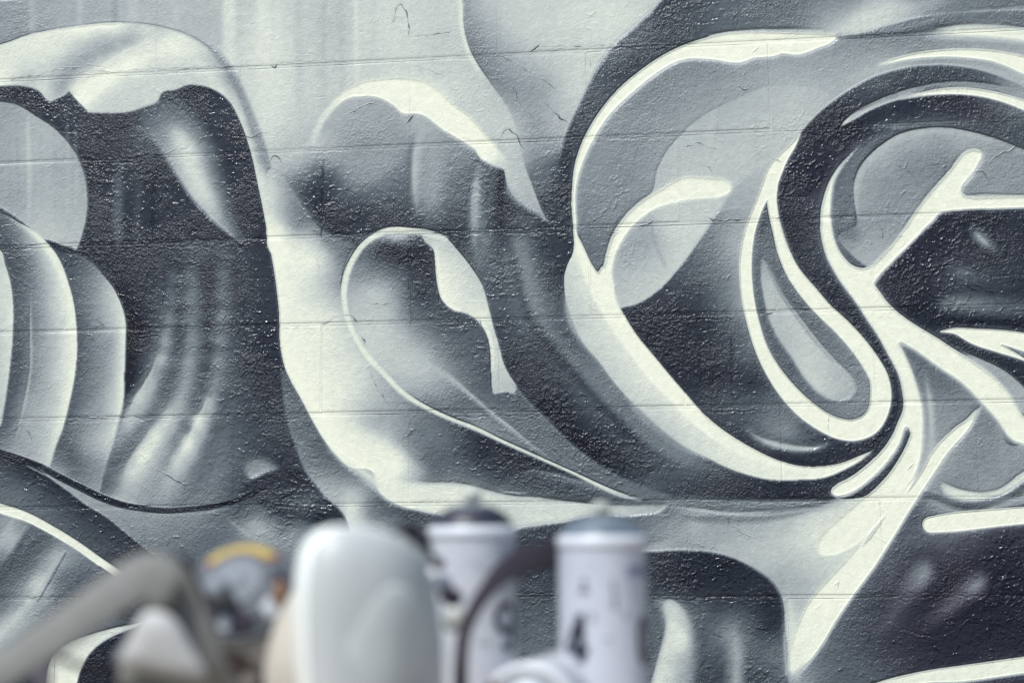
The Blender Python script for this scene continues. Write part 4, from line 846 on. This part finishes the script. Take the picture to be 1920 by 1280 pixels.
# mortar: uneven, nearly flush, buried under the same paint
MV, MF = [], []
def wob(x, z): return .0002 + .0010 * max(0, math.sin(x*5.1 + z*17) + .6*math.sin(x*13.7 + z*5) - .75) + wr.uniform(-.0003, .0004)
for r in range(rows + 1):
    z = r * BED
    n = 160
    for i in range(n + 1):
        x = WL + (WR - WL) * i / n
        y = wob(x, z)
        base = len(MV)
        zl, zh = (z - JT/2 - .0004, z + JT/2 + .0004) if 0 < r < rows else ((z, z + JT/2 + .0004) if r == 0 else (z - JT/2 - .0004, z))
        MV += [(x, y - .0003, zl), (x, y, (zl + zh)/2 + wr.uniform(-.001, .001)), (x, y - .0003, zh)]
        if i:
            p = base - 3
            MF += [(p, base, base + 1, p + 1), (p + 1, base + 1, base + 2, p + 2)]
for x, z0 in heads:
    n = 8; deep = wr.choice((-.0001, -.0001, 0, 0, .0004))
    for i in range(n + 1):
        z = z0 + JT/2 + (BED - JT) * i / n
        y = deep + wr.uniform(0, .0003)
        base = len(MV)
        MV += [(x - JX/2 - .0004, y - .0002, z), (x, y, z), (x + JX/2 + .0004, y - .0002, z)]
        if i:
            p = base - 3
            MF += [(p, base, base + 1, p + 1), (p + 1, base + 1, base + 2, p + 2)]
mesh_obj('mortar', MV, MF, paint, wall, smooth=True)
# ------------------------------------------------------------------ table the painter's things stand on
TABLE_Z = CAM_Z - 0.1500
wood = plain('weathered_plank_wood', (.30, .24, .18), .7, 14, .35, .0004, dirt=((.55, .56, .56), 9.0, .62))
steel = plain('grey_painted_steel', (.22, .23, .24), .5, 40, .15)
table = thing('work_table', 'low wooden plank table in front of the painted wall, holding spray cans', 'table', (-.05, -CAM_D + .95, 0))
def box_mesh(name, sx, sy, sz, mat, bev=.003):
    bm = bmesh.new(); bmesh.ops.create_cube(bm, size=1.0)
    for v in bm.verts: v.co = Vector((v.co.x*sx, v.co.y*sy, v.co.z*sz))
    if bev: bmesh.ops.bevel(bm, geom=bm.edges[:], offset=bev, segments=1, affect='EDGES')
    me = bpy.data.meshes.new(name); bm.to_mesh(me); bm.free(); me.materials.append(mat); return me
plank_me = box_mesh('plank', 1.1, .138, .022, wood)
for i in range(5): link('plank', plank_me, table, (0, -.29 + i*.145, TABLE_Z - .011))
leg_me = box_mesh('leg', .04, .04, TABLE_Z - .082, steel)
for sx in (-1, 1):
    for sy in (-1, 1): link('leg', leg_me, table, (sx*.49, sy*.27, (TABLE_Z - .082)/2))
apron_me = box_mesh('apron', 1.04, .022, .06, steel)
for sy in (-1, 1): link('apron', apron_me, table, (0, sy*.27, TABLE_Z - .0525))

# ------------------------------------------------------------------ lathe, tubes and ribbons
def lathe(name, prof, mat, parent, seg=40, smooth=True):
    V, F = [], []
    for r, z in prof:
        for s in range(seg):
            a = 2*math.pi*s/seg
            V.append((r*math.cos(a), r*math.sin(a), z))
    for i in range(len(prof) - 1):
        for s in range(seg):
            t = (s + 1) % seg
            F.append((i*seg + s, i*seg + t, (i+1)*seg + t, (i+1)*seg + s))
    F.append(tuple(range(seg - 1, -1, -1))); F.append(tuple((len(prof)-1)*seg + s for s in range(seg)))
    o = mesh_obj(name, V, F, mat, parent, smooth)
    return o
def curve3(pts, n=10):
    q = spline([tuple(p) for p in pts], False, 1e9) if False else None
    P = [Vector(p) for p in pts]; out = []
    for i in range(len(P) - 1):
        p1, p2 = P[i], P[i+1]; p0 = P[i-1] if i else 2*p1 - p2; p3 = P[i+2] if i + 2 < len(P) else 2*p2 - p1
        for k in range(n):
            t = k/n
            out.append(.5*((2*p1) + (p2 - p0)*t + (2*p0 - 5*p1 + 4*p2 - p3)*t*t + (3*p1 - p0 - 3*p2 + p3)*t**3))
    out.append(P[-1]); return out
def ribbon(name, pts, widths, thick, mat, parent, facing, n=8):
    """flat webbing: a rounded strip along pts whose face looks towards `facing`"""
    P = curve3(pts, n); m = len(P)
    V, F = [], []
    K = 8
    for i, p in enumerate(P):
        t = (P[min(i+1, m-1)] - P[max(i-1, 0)]).normalized()
        f = facing - t*facing.dot(t); f.normalize(); s = t.cross(f)
        u = i/(m-1)*(len(widths)-1); j = min(int(u), len(widths)-2); w = widths[j] + (widths[j+1]-widths[j])*(u-j)
        for a, b in ((-.5,-.25),(-.46,-.5),(.46,-.5),(.5,-.25),(.5,.25),(.46,.5),(-.46,.5),(-.5,.25)):
            V.append(p + s*(a*w) + f*(b*thick))
    for i in range(m - 1):
        for k in range(K):
            F.append((i*K + k, i*K + (k+1) % K, (i+1)*K + (k+1) % K, (i+1)*K + k))
    F.append(tuple(range(K))); F.append(tuple((m-1)*K + k for k in range(K)))
    return mesh_obj(name, V, F, mat, parent, True)
def stroke_on_can(name, paths, r, mat, parent, closed=()):
    """printed figure: strokes (angle-arc metres u to the right, height v, width) laid on a can of radius r; faces -Y at u = 0"""
    V, F = [], []
    for pi_, (P, w) in enumerate(paths):
        Q = []
        for a, b in zip(P, P[1:]):
            n = max(1, int(math.hypot(b[0]-a[0], b[1]-a[1]) / .002))
            Q += [(a[0] + (b[0]-a[0])*i/n, a[1] + (b[1]-a[1])*i/n) for i in range(n)]
        Q.append(P[-1])
        for i, (u, v) in enumerate(Q):
            a, b = Q[max(i-1, 0)], Q[min(i+1, len(Q)-1)]
            d = math.hypot(b[0]-a[0], b[1]-a[1]) or 1; nx, ny = -(b[1]-a[1])/d*w/2, (b[0]-a[0])/d*w/2
            base = len(V)
            for sx in (1, -1):
                uu, vv = u + sx*nx, v + sx*ny
                an = uu/r - math.pi/2
                rr = r + .00025 + .00008*pi_
                V.append((rr*math.cos(an), rr*math.sin(an), vv))
            if i: F.append((base-2, base-1, base+1, base))
    return mesh_obj(name, V, F, mat, parent, False)

can_white = plain('scuffed_white_can_print', (.475, .495, .55), .42, 55, .07, dirt=((.33, .34, .40), 60.0, .68))
can_white_clean = plain('pale_can_print', (.50, .515, .55), .42, 55, .05, dirt=((.36, .37, .42), 50.0, .68))
rim_metal = plain('tinplate', (.60, .62, .65), .5, 30, .08, metallic=.1)
dome_slate = plain('slate_blue_plastic', (.10, .13, .16), .5, 40, .15)
dome_black = plain('black_blue_plastic', (.020, .022, .034), .45, 40, .2)
nozzle_white = plain('ivory_nozzle_plastic', (.46, .47, .42), .45, 80, .08)
valve_grey = plain('grey_valve_plastic', (.17, .19, .21), .75, 80, .1)
ink = plain('black_print', (.012, .014, .028), .5, 90, .2)
ink_dull = plain('worn_grey_print', (.14, .14, .18), .55, 90, .2)
ink_red = plain('worn_red_print', (.36, .27, .26), .55, 90, .2)
yellow = plain('yellow_paint_ring', (.42, .32, .09), .5, 30, .15)
maroon = plain('maroon_paint', (.16, .06, .07), .5, 30, .25)
steel_blue = plain('brushed_can_base', (.42, .46, .50), .4, 25, .15, metallic=.3)
GROUP = 'spray cans on the plank table'

def spray_can(label, loc, R, H, body_mat, dome_mat, tilt=None, dome_w=1.0, dome_k=1.0):
    """standing 400 ml can, origin at its foot"""
    t = thing('spray_can', label, 'spray can', loc, GROUP)
    if tilt is not None: t.rotation_euler = tilt
    lathe('body', [(R*.90, .002), (R*.97, 0), (R, .003), (R, .006), (R*.985, .008), (R*.985, H - .009), (R*.99, H - .008)], body_mat, t)
    lathe('base_rim', [(R*.86, .0045), (R*.86, -.0002), (R*.93, -.0012), (R*1.005, .0008), (R*1.012, .003), (R*1.005, .0052)], rim_metal, t)
    lathe('top_rim', [(R*.95, H - .0095), (R*1.01, H - .0085), (R*1.02, H - .005), (R*1.01, H - .001), (R*.96, H), (R*.93, H - .001)], rim_metal, t)
    lathe('shoulder', [(R*.95*dome_w, H - .003), (R*.94*dome_w, H + .001*dome_k), (R*.86*dome_w, H + .0065*dome_k), (R*.70*dome_w, H + .012*dome_k), (R*.58, H + .0145*dome_k), (R*.52, H + .0148*dome_k), (R*.50, H + .0120*dome_k)], dome_mat, t)
    v = lathe('valve_cup', [(R*.48, H + .011*dome_k), (R*.47, H + .0168*dome_k), (R*.42, H + .0178*dome_k), (R*.30, H + .0175*dome_k), (R*.16, H + .0185*dome_k), (R*.14, H + .022*dome_k)], valve_grey, t, 28)
    nz = lathe('nozzle', [(R*.10, H + .0185*dome_k), (R*.205, H + .0195*dome_k), (R*.215, H + .027*dome_k), (R*.20, H + .0300*dome_k), (R*.12, H + .0312*dome_k), (R*.05, H + .0314*dome_k)], nozzle_white, t, 24)
    # spray hole on the nozzle's front
    lathe('spray_hole', [(.0008, 0), (.0016, .0), (.0016, .0012), (.0006, .0014)], ink, nz, 12).location = (0, 0, H + .026*dome_k)
    h = nz.children[0]; h.rotation_euler = (math.pi/2, 0, 0); h.location = (0, -R*.205, H + .0245*dome_k)
    return t

def foot(px, depth, half=0.0):
    """where a thing stands on the table: seen at column px, depth metres away"""
    p = at(px, 1130, depth); p.z = TABLE_Z; return p

# can with the 4
R4 = .0320
H4 = .1470
c4 = spray_can('white spray can printed with a black 4, upright at the right end', foot(1130, 1.02) + Vector((0, 0, .0012)), R4, H4, can_white, dome_slate, dome_k=.76)
c4.rotation_euler = (0, 0, -math.atan2(c4.location.x, c4.location.y + CAM_D))
stroke_on_can('printed_number', [([(-.0168, 0.0900), (-.0290, 0.0685)], .0056), ([(-.0295, 0.0680), (-.0105, 0.0680)], .0062), ([(-.0165, 0.0930), (-.0165, 0.0590)], .0070)], R4*.985, ink, c4)
stroke_on_can('printed_mark', [([(-.0132, 0.1170), (-.0132, 0.1135)], .0040), ([(-.0172, 0.1085), (-.0092, 0.1085)], .0032), ([(-.0132, 0.1140), (-.0132, 0.1090)], .0016)], R4*.985, ink_dull, c4)
stroke_on_can('printed_text', [([(.0075, 0.1160), (.0078, 0.1070)], .0022), ([(.0082, 0.1050), (.0088, 0.0960)], .0026), ([(-.0075, 0.0940), (-.0070, 0.0880)], .0024), ([(.0010, 0.0760), (.0060, 0.0760)], .0012), ([(.0160, 0.0940), (.0170, 0.0900)], .0022)], R4*.985, ink_dull, c4)
stroke_on_can('printed_stripe', [([(.0072, 0.1155), (.0074, 0.1095)], .0014)], R4*.985 + .0003, ink_red, c4)
stroke_on_can('printed_band', [([(.0180, 0.1220), (.0420, 0.1220)], .0075)], R4*.985, plain('grey_lilac_print', (.20, .21, .30), .5, 70, .15), c4)
stroke_on_can('printed_number', [([(.0350 + .0055*math.sin(a), 0.0740 + .0150*math.cos(a)) for a in [k*math.pi/10 for k in range(21)]], .0058)], R4*.985, ink, c4)

# can with the 9
R9 = .0325
H9 = .1545
c9 = spray_can('white spray can with black shoulder and a 9, behind the dark strap', foot(886, 1.05) + Vector((0, 0, .0012)), R9, H9, can_white_clean, dome_black, dome_k=.88)
c9.rotation_euler = (0, 0, -math.atan2(c9.location.x, c9.location.y + CAM_D))
nine = [(.0275 + .0095*math.cos(a), 0.0885 + .0095*math.sin(a)) for a in [k*math.pi/12 for k in range(25)]]
stroke_on_can('printed_number', [(nine, .0052), ([(.0375, 0.0885), (.0374, 0.0790), (.0350, 0.0700), (.0300, 0.0665), (.0235, 0.0690)], .0052)], R9*.985, ink, c9)
stroke_on_can('printed_stripe', [([(.0030, 0.0720), (.0135, 0.0720)], .0014)], R9*.985, ink_red, c9)
stroke_on_can('printed_text', [([(-.0060, 0.1290), (.0060, 0.1290)], .0020), ([(.0020, 0.1250), (.0110, 0.1250)], .0016)], R9*.985, plain('faint_lilac_print', (.46, .42, .47), .5, 70, .1), c9)

# can lying with its base towards the camera
cl = thing('spray_can', 'spray can lying down with its round base and red smear facing out', 'spray can', at(990, 1323, .93), GROUP)
RL = .0325
cl.location.z = TABLE_Z + RL*1.02
cl.rotation_euler = (-math.pi/2, 0, math.radians(-6))
lathe('body', [(RL*.9, .002), (RL, .002), (RL, .006), (RL*.985, .008), (RL*.985, .150), (RL*.95, .152)], can_white_clean, cl)
lathe('base_rim', [(RL*.80, .0060), (RL*.82, -.0003), (RL*.92, -.0020), (RL*1.01, .0006), (RL*1.02, .003), (RL*1.005, .0052)], rim_metal, cl)
lathe('base', [(RL*.82, .0010), (RL*.70, .0040), (RL*.45, .0080), (RL*.15, .0095), (.0005, .0098)], steel_blue, cl)
lathe('shoulder', [(RL*.97, .150), (RL*.92, .155), (RL*.72, .163), (RL*.5, .166), (RL*.45, .164)], dome_slate, cl)
lathe('nozzle', [(RL*.10, .1640), (RL*.20, .166), (RL*.21, .176), (RL*.15, .179), (.001, .1795)], nozzle_white, cl, 20)
V, F = [], []
for i in range(15):
    a = math.radians(182 - 3.2*i)
    for rr in (RL*1.00, RL*.80):
        V.append((rr*math.cos(a) * 1.0, -rr*math.sin(a), -.0026 if rr > RL*.9 else -.0018))
    if i: F.append((2*i-2, 2*i-1, 2*i+1, 2*i))
mesh_obj('paint_smear', V, F, maroon, cl)

# can leaning forward against the mask, its shoulder towards the camera
RY, HY, EL = .0365, .152, math.radians(33)
top = at(452, 1090, .935)
ax = Vector((.05, -math.cos(EL), math.sin(EL))).normalized()
base = top - ax*HY
base.z = TABLE_Z + RY*math.cos(EL) + .0012
cy = thing('spray_can', 'spray can tilted forward with a yellow arc round its grey shoulder', 'spray can', base, GROUP)
yy = (Vector((0, 0, 1)) - ax*ax.z).normalized(); xx = yy.cross(ax)
cy.rotation_euler = Matrix((xx, yy, ax)).transposed().to_euler()
can_slate = plain('blue_grey_can_print', (.24, .265, .29), .45, 45, .15, dirt=((.40, .42, .44), 34.0, .64))
shoulder_mat = plain('mid_grey_shoulder', (.095, .11, .125), .75, 60, .15)
lathe('body', [(RY*.90, .002), (RY, 0), (RY, .006), (RY*.985, .008), (RY*.985, HY - .006), (RY*.97, HY - .003)], can_slate, cy)
lathe('top_rim', [(RY*.95, HY - .0045), (RY*1.01, HY - .004), (RY*1.02, HY - .001), (RY*1.0, HY + .0015), (RY*.95, HY + .001)], shoulder_mat, cy)
lathe('shoulder', [(RY*.96, HY), (RY*.90, HY + .003), (RY*.72, HY + .008), (RY*.50, HY + .011), (RY*.46, HY + .009)], shoulder_mat, cy)
def dome_h(q): return HY + np.interp(q, [.46, .50, .72, .90, .96], [.009, .011, .008, .003, 0])
def ring_part(name, r0, r1, a0, a1, lift, mat):
    V, F = [], []
    K = 5; n = 28
    for i in range(n + 1):
        a = math.radians(a0 + (a1 - a0)*i/n)
        for k in range(K):
            q = r0 + (r1 - r0)*k/(K - 1)
            V.append((RY*q*math.cos(a), RY*q*math.sin(a), dome_h(q) + lift))
        if i:
            for k in range(K - 1): F.append(((i-1)*K + k, (i-1)*K + k + 1, i*K + k + 1, i*K + k))
    return mesh_obj(name, V, F, mat, cy, True)
ring_part('maroon_ring', .60, .93, 40, 150, .0004, maroon)
ring_part('yellow_ring', .645, .890, 48, 142, .0008, yellow)
lathe('valve_cup', [(RY*.50, HY + .009), (RY*.46, HY + .013), (RY*.36, HY + .013), (RY*.22, HY + .011), (RY*.14, HY + .014)], valve_grey, cy, 28)
nzl = lathe('nozzle', [(RY*.10, HY + .012), (RY*.22, HY + .014), (RY*.22, HY + .026), (RY*.16, HY + .029), (.001, HY + .0295)], valve_grey, cy, 20)
nzl.rotation_euler = (math.radians(4), math.radians(-3), 0)
def blot(x, z, rx, rz, mat, nm='paint_blot', can=cy, R=RY):
    """flat splash on a can's side; x = angle in degrees, z along the can"""
    V, F = [], []; r2 = random.Random(int(x*7 + z*999)); n = 18
    V.append((x, z))
    for i in range(n):
        a = 2*math.pi*i/n; k = r2.uniform(.8, 1.2)
        V.append((x + rx*k*math.cos(a), z + rz*k*math.sin(a)))
        F.append((0, 1 + i, 1 + (i + 1) % n))
    W = [((R + .0004)*math.cos(math.radians(u)), (R + .0004)*math.sin(math.radians(u)), w) for u, w in V]
    return mesh_obj(nm, W, F, mat, can)
def top_blot(a, q, ra, rq, mat):
    V, F = [(a, q)], []; r2 = random.Random(int(a*3 + q*100)); n = 16
    for i in range(n):
        t_ = 2*math.pi*i/n; k = r2.uniform(.8, 1.2)
        V.append((a + ra*k*math.cos(t_), min(.95, max(.47, q + rq*k*math.sin(t_)))))
        F.append((0, 1 + i, 1 + (i + 1) % n))
    W = [(RY*q_*math.cos(math.radians(u)), RY*q_*math.sin(math.radians(u)), dome_h(q_) + .0012) for u, q_ in V]
    return mesh_obj('paint_blot', W, F, mat, cy)
white_blot = plain('white_paint_blot', (.50, .53, .56), .5, 60, .08)
dark_blot = plain('dark_violet_paint_blot', (.035, .028, .045), .5, 60, .2)
top_blot(192, .80, 13, .13, white_blot); top_blot(236, .70, 22, .22, dark_blot); top_blot(283, .74, 16, .18, dark_blot); top_blot(325, .78, 14, .15, white_blot); top_blot(260, .78, 9, .12, white_blot); top_blot(8, .74, 12, .16, dark_blot)
blot(300, .128, 20, .014, white_blot); blot(318, .095, 14, .026, white_blot)
blot(262, .118, 16, .018, dark_blot); blot(284, .080, 18, .020, dark_blot); blot(272, .100, 9, .009, white_blot)
blot(226, .140, 13, .010, white_blot); blot(250, .055, 28, .016, dark_blot)

# ------------------------------------------------------------------ half mask respirator lying on the table
shell = plain('pale_filter_plastic', (.42, .44, .43), .45, 26, .05, dirt=((.56, .54, .56), 16.0, .60))
shell_rim = plain('lit_filter_rim', (.80, .83, .78), .4, 30, .05)  # paler than the face: light on the left side put into the rim's colour
boss_mat = plain('filter_cover_plastic', (.485, .51, .49), .45, 26, .05)
tan = plain('tan_silicone', (.47, .435, .37), .5, 18, .12, dirt=((.50, .40, .33), 12.0, .62))
strap_grey = plain('grey_webbing', (.180, .180, .166), .75, 130, .12, .0003)
strap_dark = plain('dark_violet_elastic', (.018, .013, .022), .85, 130, .2, .0003)
pad_mat = plain('light_grey_pad', (.42, .42, .405), .6, 40, .06)
buckle_mat = plain('black_buckle_plastic', (.016, .013, .022), .4, 80, .2)
O = at(700, 1190, .83)
mask = thing('respirator_mask', 'half mask respirator with big pale grey filter, tan rubber and hanging straps', 'respirator', (O.x, O.y, TABLE_Z))
MI = Vector((O.x, O.y, TABLE_Z))
def loc(px, py, depth): return at(px, py, depth) - MI

def loft(name, loops, mat, parent, cap=True, smooth=True):
    n = len(loops[0]); V = [p for l in loops for p in l]; F = []
    for i in range(len(loops) - 1):
        for k in range(n):
            F.append((i*n + k, i*n + (k+1) % n, (i+1)*n + (k+1) % n, (i+1)*n + k))
    if cap: F.append(tuple(range(n))); F.append(tuple((len(loops)-1)*n + k for k in range(n)))
    return mesh_obj(name, V, F, mat, parent, smooth)
# outline of the filter's face, traced from the photo, in metres round its middle
S = .83/2667
FYAW = math.radians(31)
px_out = [(566,1280),(560,1180),(560,1090),(570,1030),(590,1002),(620,990),(680,996),(740,1012),(785,1042),(815,1090),(835,1150),(848,1220),(852,1290),(848,1360),(820,1420),(760,1450),(680,1455),(610,1435),(578,1380)]
q = spline([((x - 700)*S/math.cos(FYAW)*.93, (1190 - y)*S) for x, y in px_out], True, .006)
cx0, cz0 = q[:, 0].mean(), q[:, 1].mean()
Rz2 = Matrix.Rotation(FYAW, 3, 'Z')
off = loc(722, 1190, .83)
def belly(x):                       # the face curves back on its right-hand side
    return .020*max(0.0, (x + .012)/.045)**2
def floop(scale, y, dx=0, dz=0):
    return [off + Rz2 @ Vector((cx0 + (a - cx0)*scale + dx, y + belly((a - cx0)*scale), cz0 + (b - cz0)*scale + dz)) for a, b in q]
loft('filter_body', [floop(.90, .0330), floop(.97, .030), floop(.985, .020), floop(1.002, -.0025), floop(.985, -.0058), floop(.955, -.0088), floop(.90, -.0120), floop(.80, -.0152), floop(.68, -.0175), floop(.5, -.0195), floop(.3, -.0205), floop(.1, -.0208)], shell, mask)
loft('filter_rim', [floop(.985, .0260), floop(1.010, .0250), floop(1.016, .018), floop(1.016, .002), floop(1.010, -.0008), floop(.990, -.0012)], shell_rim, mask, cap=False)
def oval(rx, rz, y, n=36, c=(-0.001, -.004)):
    return [off + Rz2 @ Vector((c[0] + rx*math.cos(2*math.pi*k/n), y + belly(c[0] + rx*math.cos(2*math.pi*k/n) - cx0), c[1] + rz*math.sin(2*math.pi*k/n))) for k in range(n)]
loft('filter_cover', [oval(.0280, .0345, -.0100), oval(.0275, .0340, -.0186), oval(.0255, .0318, -.0194), oval(.0225, .0285, -.0202), oval(.0180, .0230, -.0209), oval(.010, .013, -.0214), oval(.001, .0013, -.0215)], boss_mat, mask)
# tan rubber cup behind the filter
C0 = loc(640, 1250, .90)
def cup(rx, rz, dy, dx=0, dz=0, n=32):
    out = []
    for k in range(n):
        a = 2*math.pi*k/n; c, s = math.cos(a), math.sin(a)
        r = 1 - .18*max(0, s)*abs(c)                    # narrower towards the nose
        out.append(C0 + Vector((dx + rx*r*math.copysign(abs(c)**.8, c), dy, dz + .85*rz*math.copysign(abs(s)**.85, s))))
    return out
loft('facepiece', [cup(.020, .024, -.030), cup(.036, .048, -.022), cup(.046, .066, -.008, -.002), cup(.049, .071, .010, -.003), cup(.051, .073, .028, -.004), cup(.047, .069, .034, -.004), cup(.042, .062, .030, -.004), cup(.030, .045, .010, -.003)], tan, mask)
loft('face_seal', [cup(.050, .072, .0285, -.004), cup(.0535, .0755, .031, -.004), cup(.0545, .0765, .034, -.004), cup(.0525, .0745, .037, -.004), cup(.047, .069, .0365, -.004)], tan, mask, cap=False)
# orange brown tab at the seal's upper edge
def pebble(name, c, r, mat, rot=(0, 0, 0), e=.6):
    V, F = [], []; nu, nv = 16, 9
    Rm = Matrix.Rotation(rot[2], 3, 'Z') @ Matrix.Rotation(rot[1], 3, 'Y') @ Matrix.Rotation(rot[0], 3, 'X')
    g = lambda t: math.copysign(abs(t)**e, t)
    for j in range(nv):
        v = -math.pi/2 + math.pi*(j + .02)/(nv - 1 + .04)
        for i in range(nu):
            u = 2*math.pi*i/nu
            V.append(c + Rm @ Vector((r[0]*g(math.cos(v))*g(math.cos(u)), r[1]*g(math.cos(v))*g(math.sin(u)), r[2]*g(math.sin(v)))))
    for j in range(nv - 1):
        for i in range(nu): F.append((j*nu + i, j*nu + (i+1) % nu, (j+1)*nu + (i+1) % nu, (j+1)*nu + i))
    F.append(tuple(range(nu))); F.append(tuple((nv-1)*nu + k for k in range(nu)))
    return mesh_obj(name, V, F, mat, mask, True)
pebble('seal_tab', loc(524, 1112, .92), (.0045, .003, .0080), plain('orange_brown_rubber', (.19, .105, .06), .5, 60, .2), (0, .1, 0))
TOCAM = Vector((0, -1, .1))
# wide grey head strap, folded over in a peak
ribbon('head_strap', [loc(-70, 1292, .78), loc(20, 1243, .79), loc(117, 1180, .80), loc(205, 1118, .81), loc(268, 1080, .82), loc(312, 1088, .825), loc(345, 1140, .825), loc(375, 1205, .825), loc(405, 1275, .83), loc(450, 1370, .85), loc(520, 1420, .88)], [.021, .0215, .022, .024, .026, .026, .023, .021, .020, .019, .018], .0022, strap_grey, mask, TOCAM, 10)
pebble('strap_fold', loc(290, 1092, .818), (.0150, .0040, .0150), strap_grey, (0, .5, 0), .75)
# pale pad held in the fold
pp = [(268,1148),(308,1146),(335,1168),(362,1215),(388,1262),(380,1276),(330,1270),(262,1256),(216,1244),(214,1228),(238,1195)]
qp = spline(pp, True, 12.0)
pc = qp.mean(0)
def ploop(s, d): return [loc(pc[0] + (x - pc[0])*s, pc[1] + (y - pc[1])*s, d) for x, y in qp]
loft('strap_pad', [ploop(.86, .826), ploop(1.0, .823), ploop(1.0, .815), ploop(.94, .8105), ploop(.80, .808), ploop(.4, .807)], pad_mat, mask)
ribbon('strap_lining', [loc(225, 1262, .832), loc(280, 1280, .832), loc(340, 1292, .834), loc(400, 1296, .84)], [.012, .017, .018, .016], .003, strap_grey, mask, TOCAM)
# dark elastic: right loop passing in front of the can with the 9
ribbon('elastic_strap', [loc(1075, 1022, 1.10), loc(1030, 1038, 1.07), loc(985, 1052, 1.02), loc(945, 1072, .98), loc(918, 1100, .955), loc(890, 1140, .94), loc(870, 1190, .93), loc(864, 1250, .92), loc(862, 1320, .91), loc(850, 1400, .90), loc(800, 1430, .88)], [.0205, .0212, .0200, .0155, .0118, .0098, .0092, .0092, .0092, .0092, .0092], .0016, strap_dark, mask, TOCAM, 10)
ribbon('elastic_strap', [loc(735, 1004, .90), loc(762, 990, .93), loc(788, 1006, .945), loc(805, 1034, .95), loc(820, 1056, .955)], [.006, .009, .0095, .0045, .0032], .0016, strap_dark, mask, TOCAM)
ribbon('elastic_strap', [loc(82, 1236, .82), loc(112, 1232, .82), loc(140, 1244, .825), loc(165, 1253, .83), loc(240, 1262, .85)], [.0030, .0034, .0034, .0034, .0034], .0014, strap_dark, mask, TOCAM)
ribbon('elastic_strap', [loc(78, 1222, .825), loc(80, 1250, .825), loc(82, 1290, .825), loc(90, 1370, .83), loc(140, 1440, .85)], [.0090, .0095, .0095, .0095, .0095], .0014, plain('grey_violet_elastic', (.11, .10, .13), .7, 130, .2), mask, TOCAM)
ribbon('elastic_strap', [loc(338, 1042, .84), loc(352, 1060, .845), loc(366, 1086, .85), loc(392, 1150, .86)], [.0040, .0060, .0055, .0040], .0014, strap_dark, mask, TOCAM)
pebble('buckle', loc(784, 1006, .94), (.0082, .0035, .0056), buckle_mat, (0, .5, 0))
pebble('buckle', loc(822, 1057, .95), (.0044, .003, .0040), buckle_mat, (0, .3, 0))
pebble('buckle', loc(846, 1118, .95), (.0078, .0035, .0062), buckle_mat, (0, .5, 0))
pebble('buckle', loc(236, 1146, .835), (.0035, .003, .0050), buckle_mat, (0, .2, 0))
pebble('strap_clip', loc(850, 1160, .945), (.0068, .0040, .0082), nozzle_white, (0, .2, 0), .85)
pebble('strap_clip', loc(818, 1086, .96), (.0120, .0040, .0072), plain('white_clip_plastic', (.66, .66, .70), .45, 60, .06), (0, .35, 0), .85)
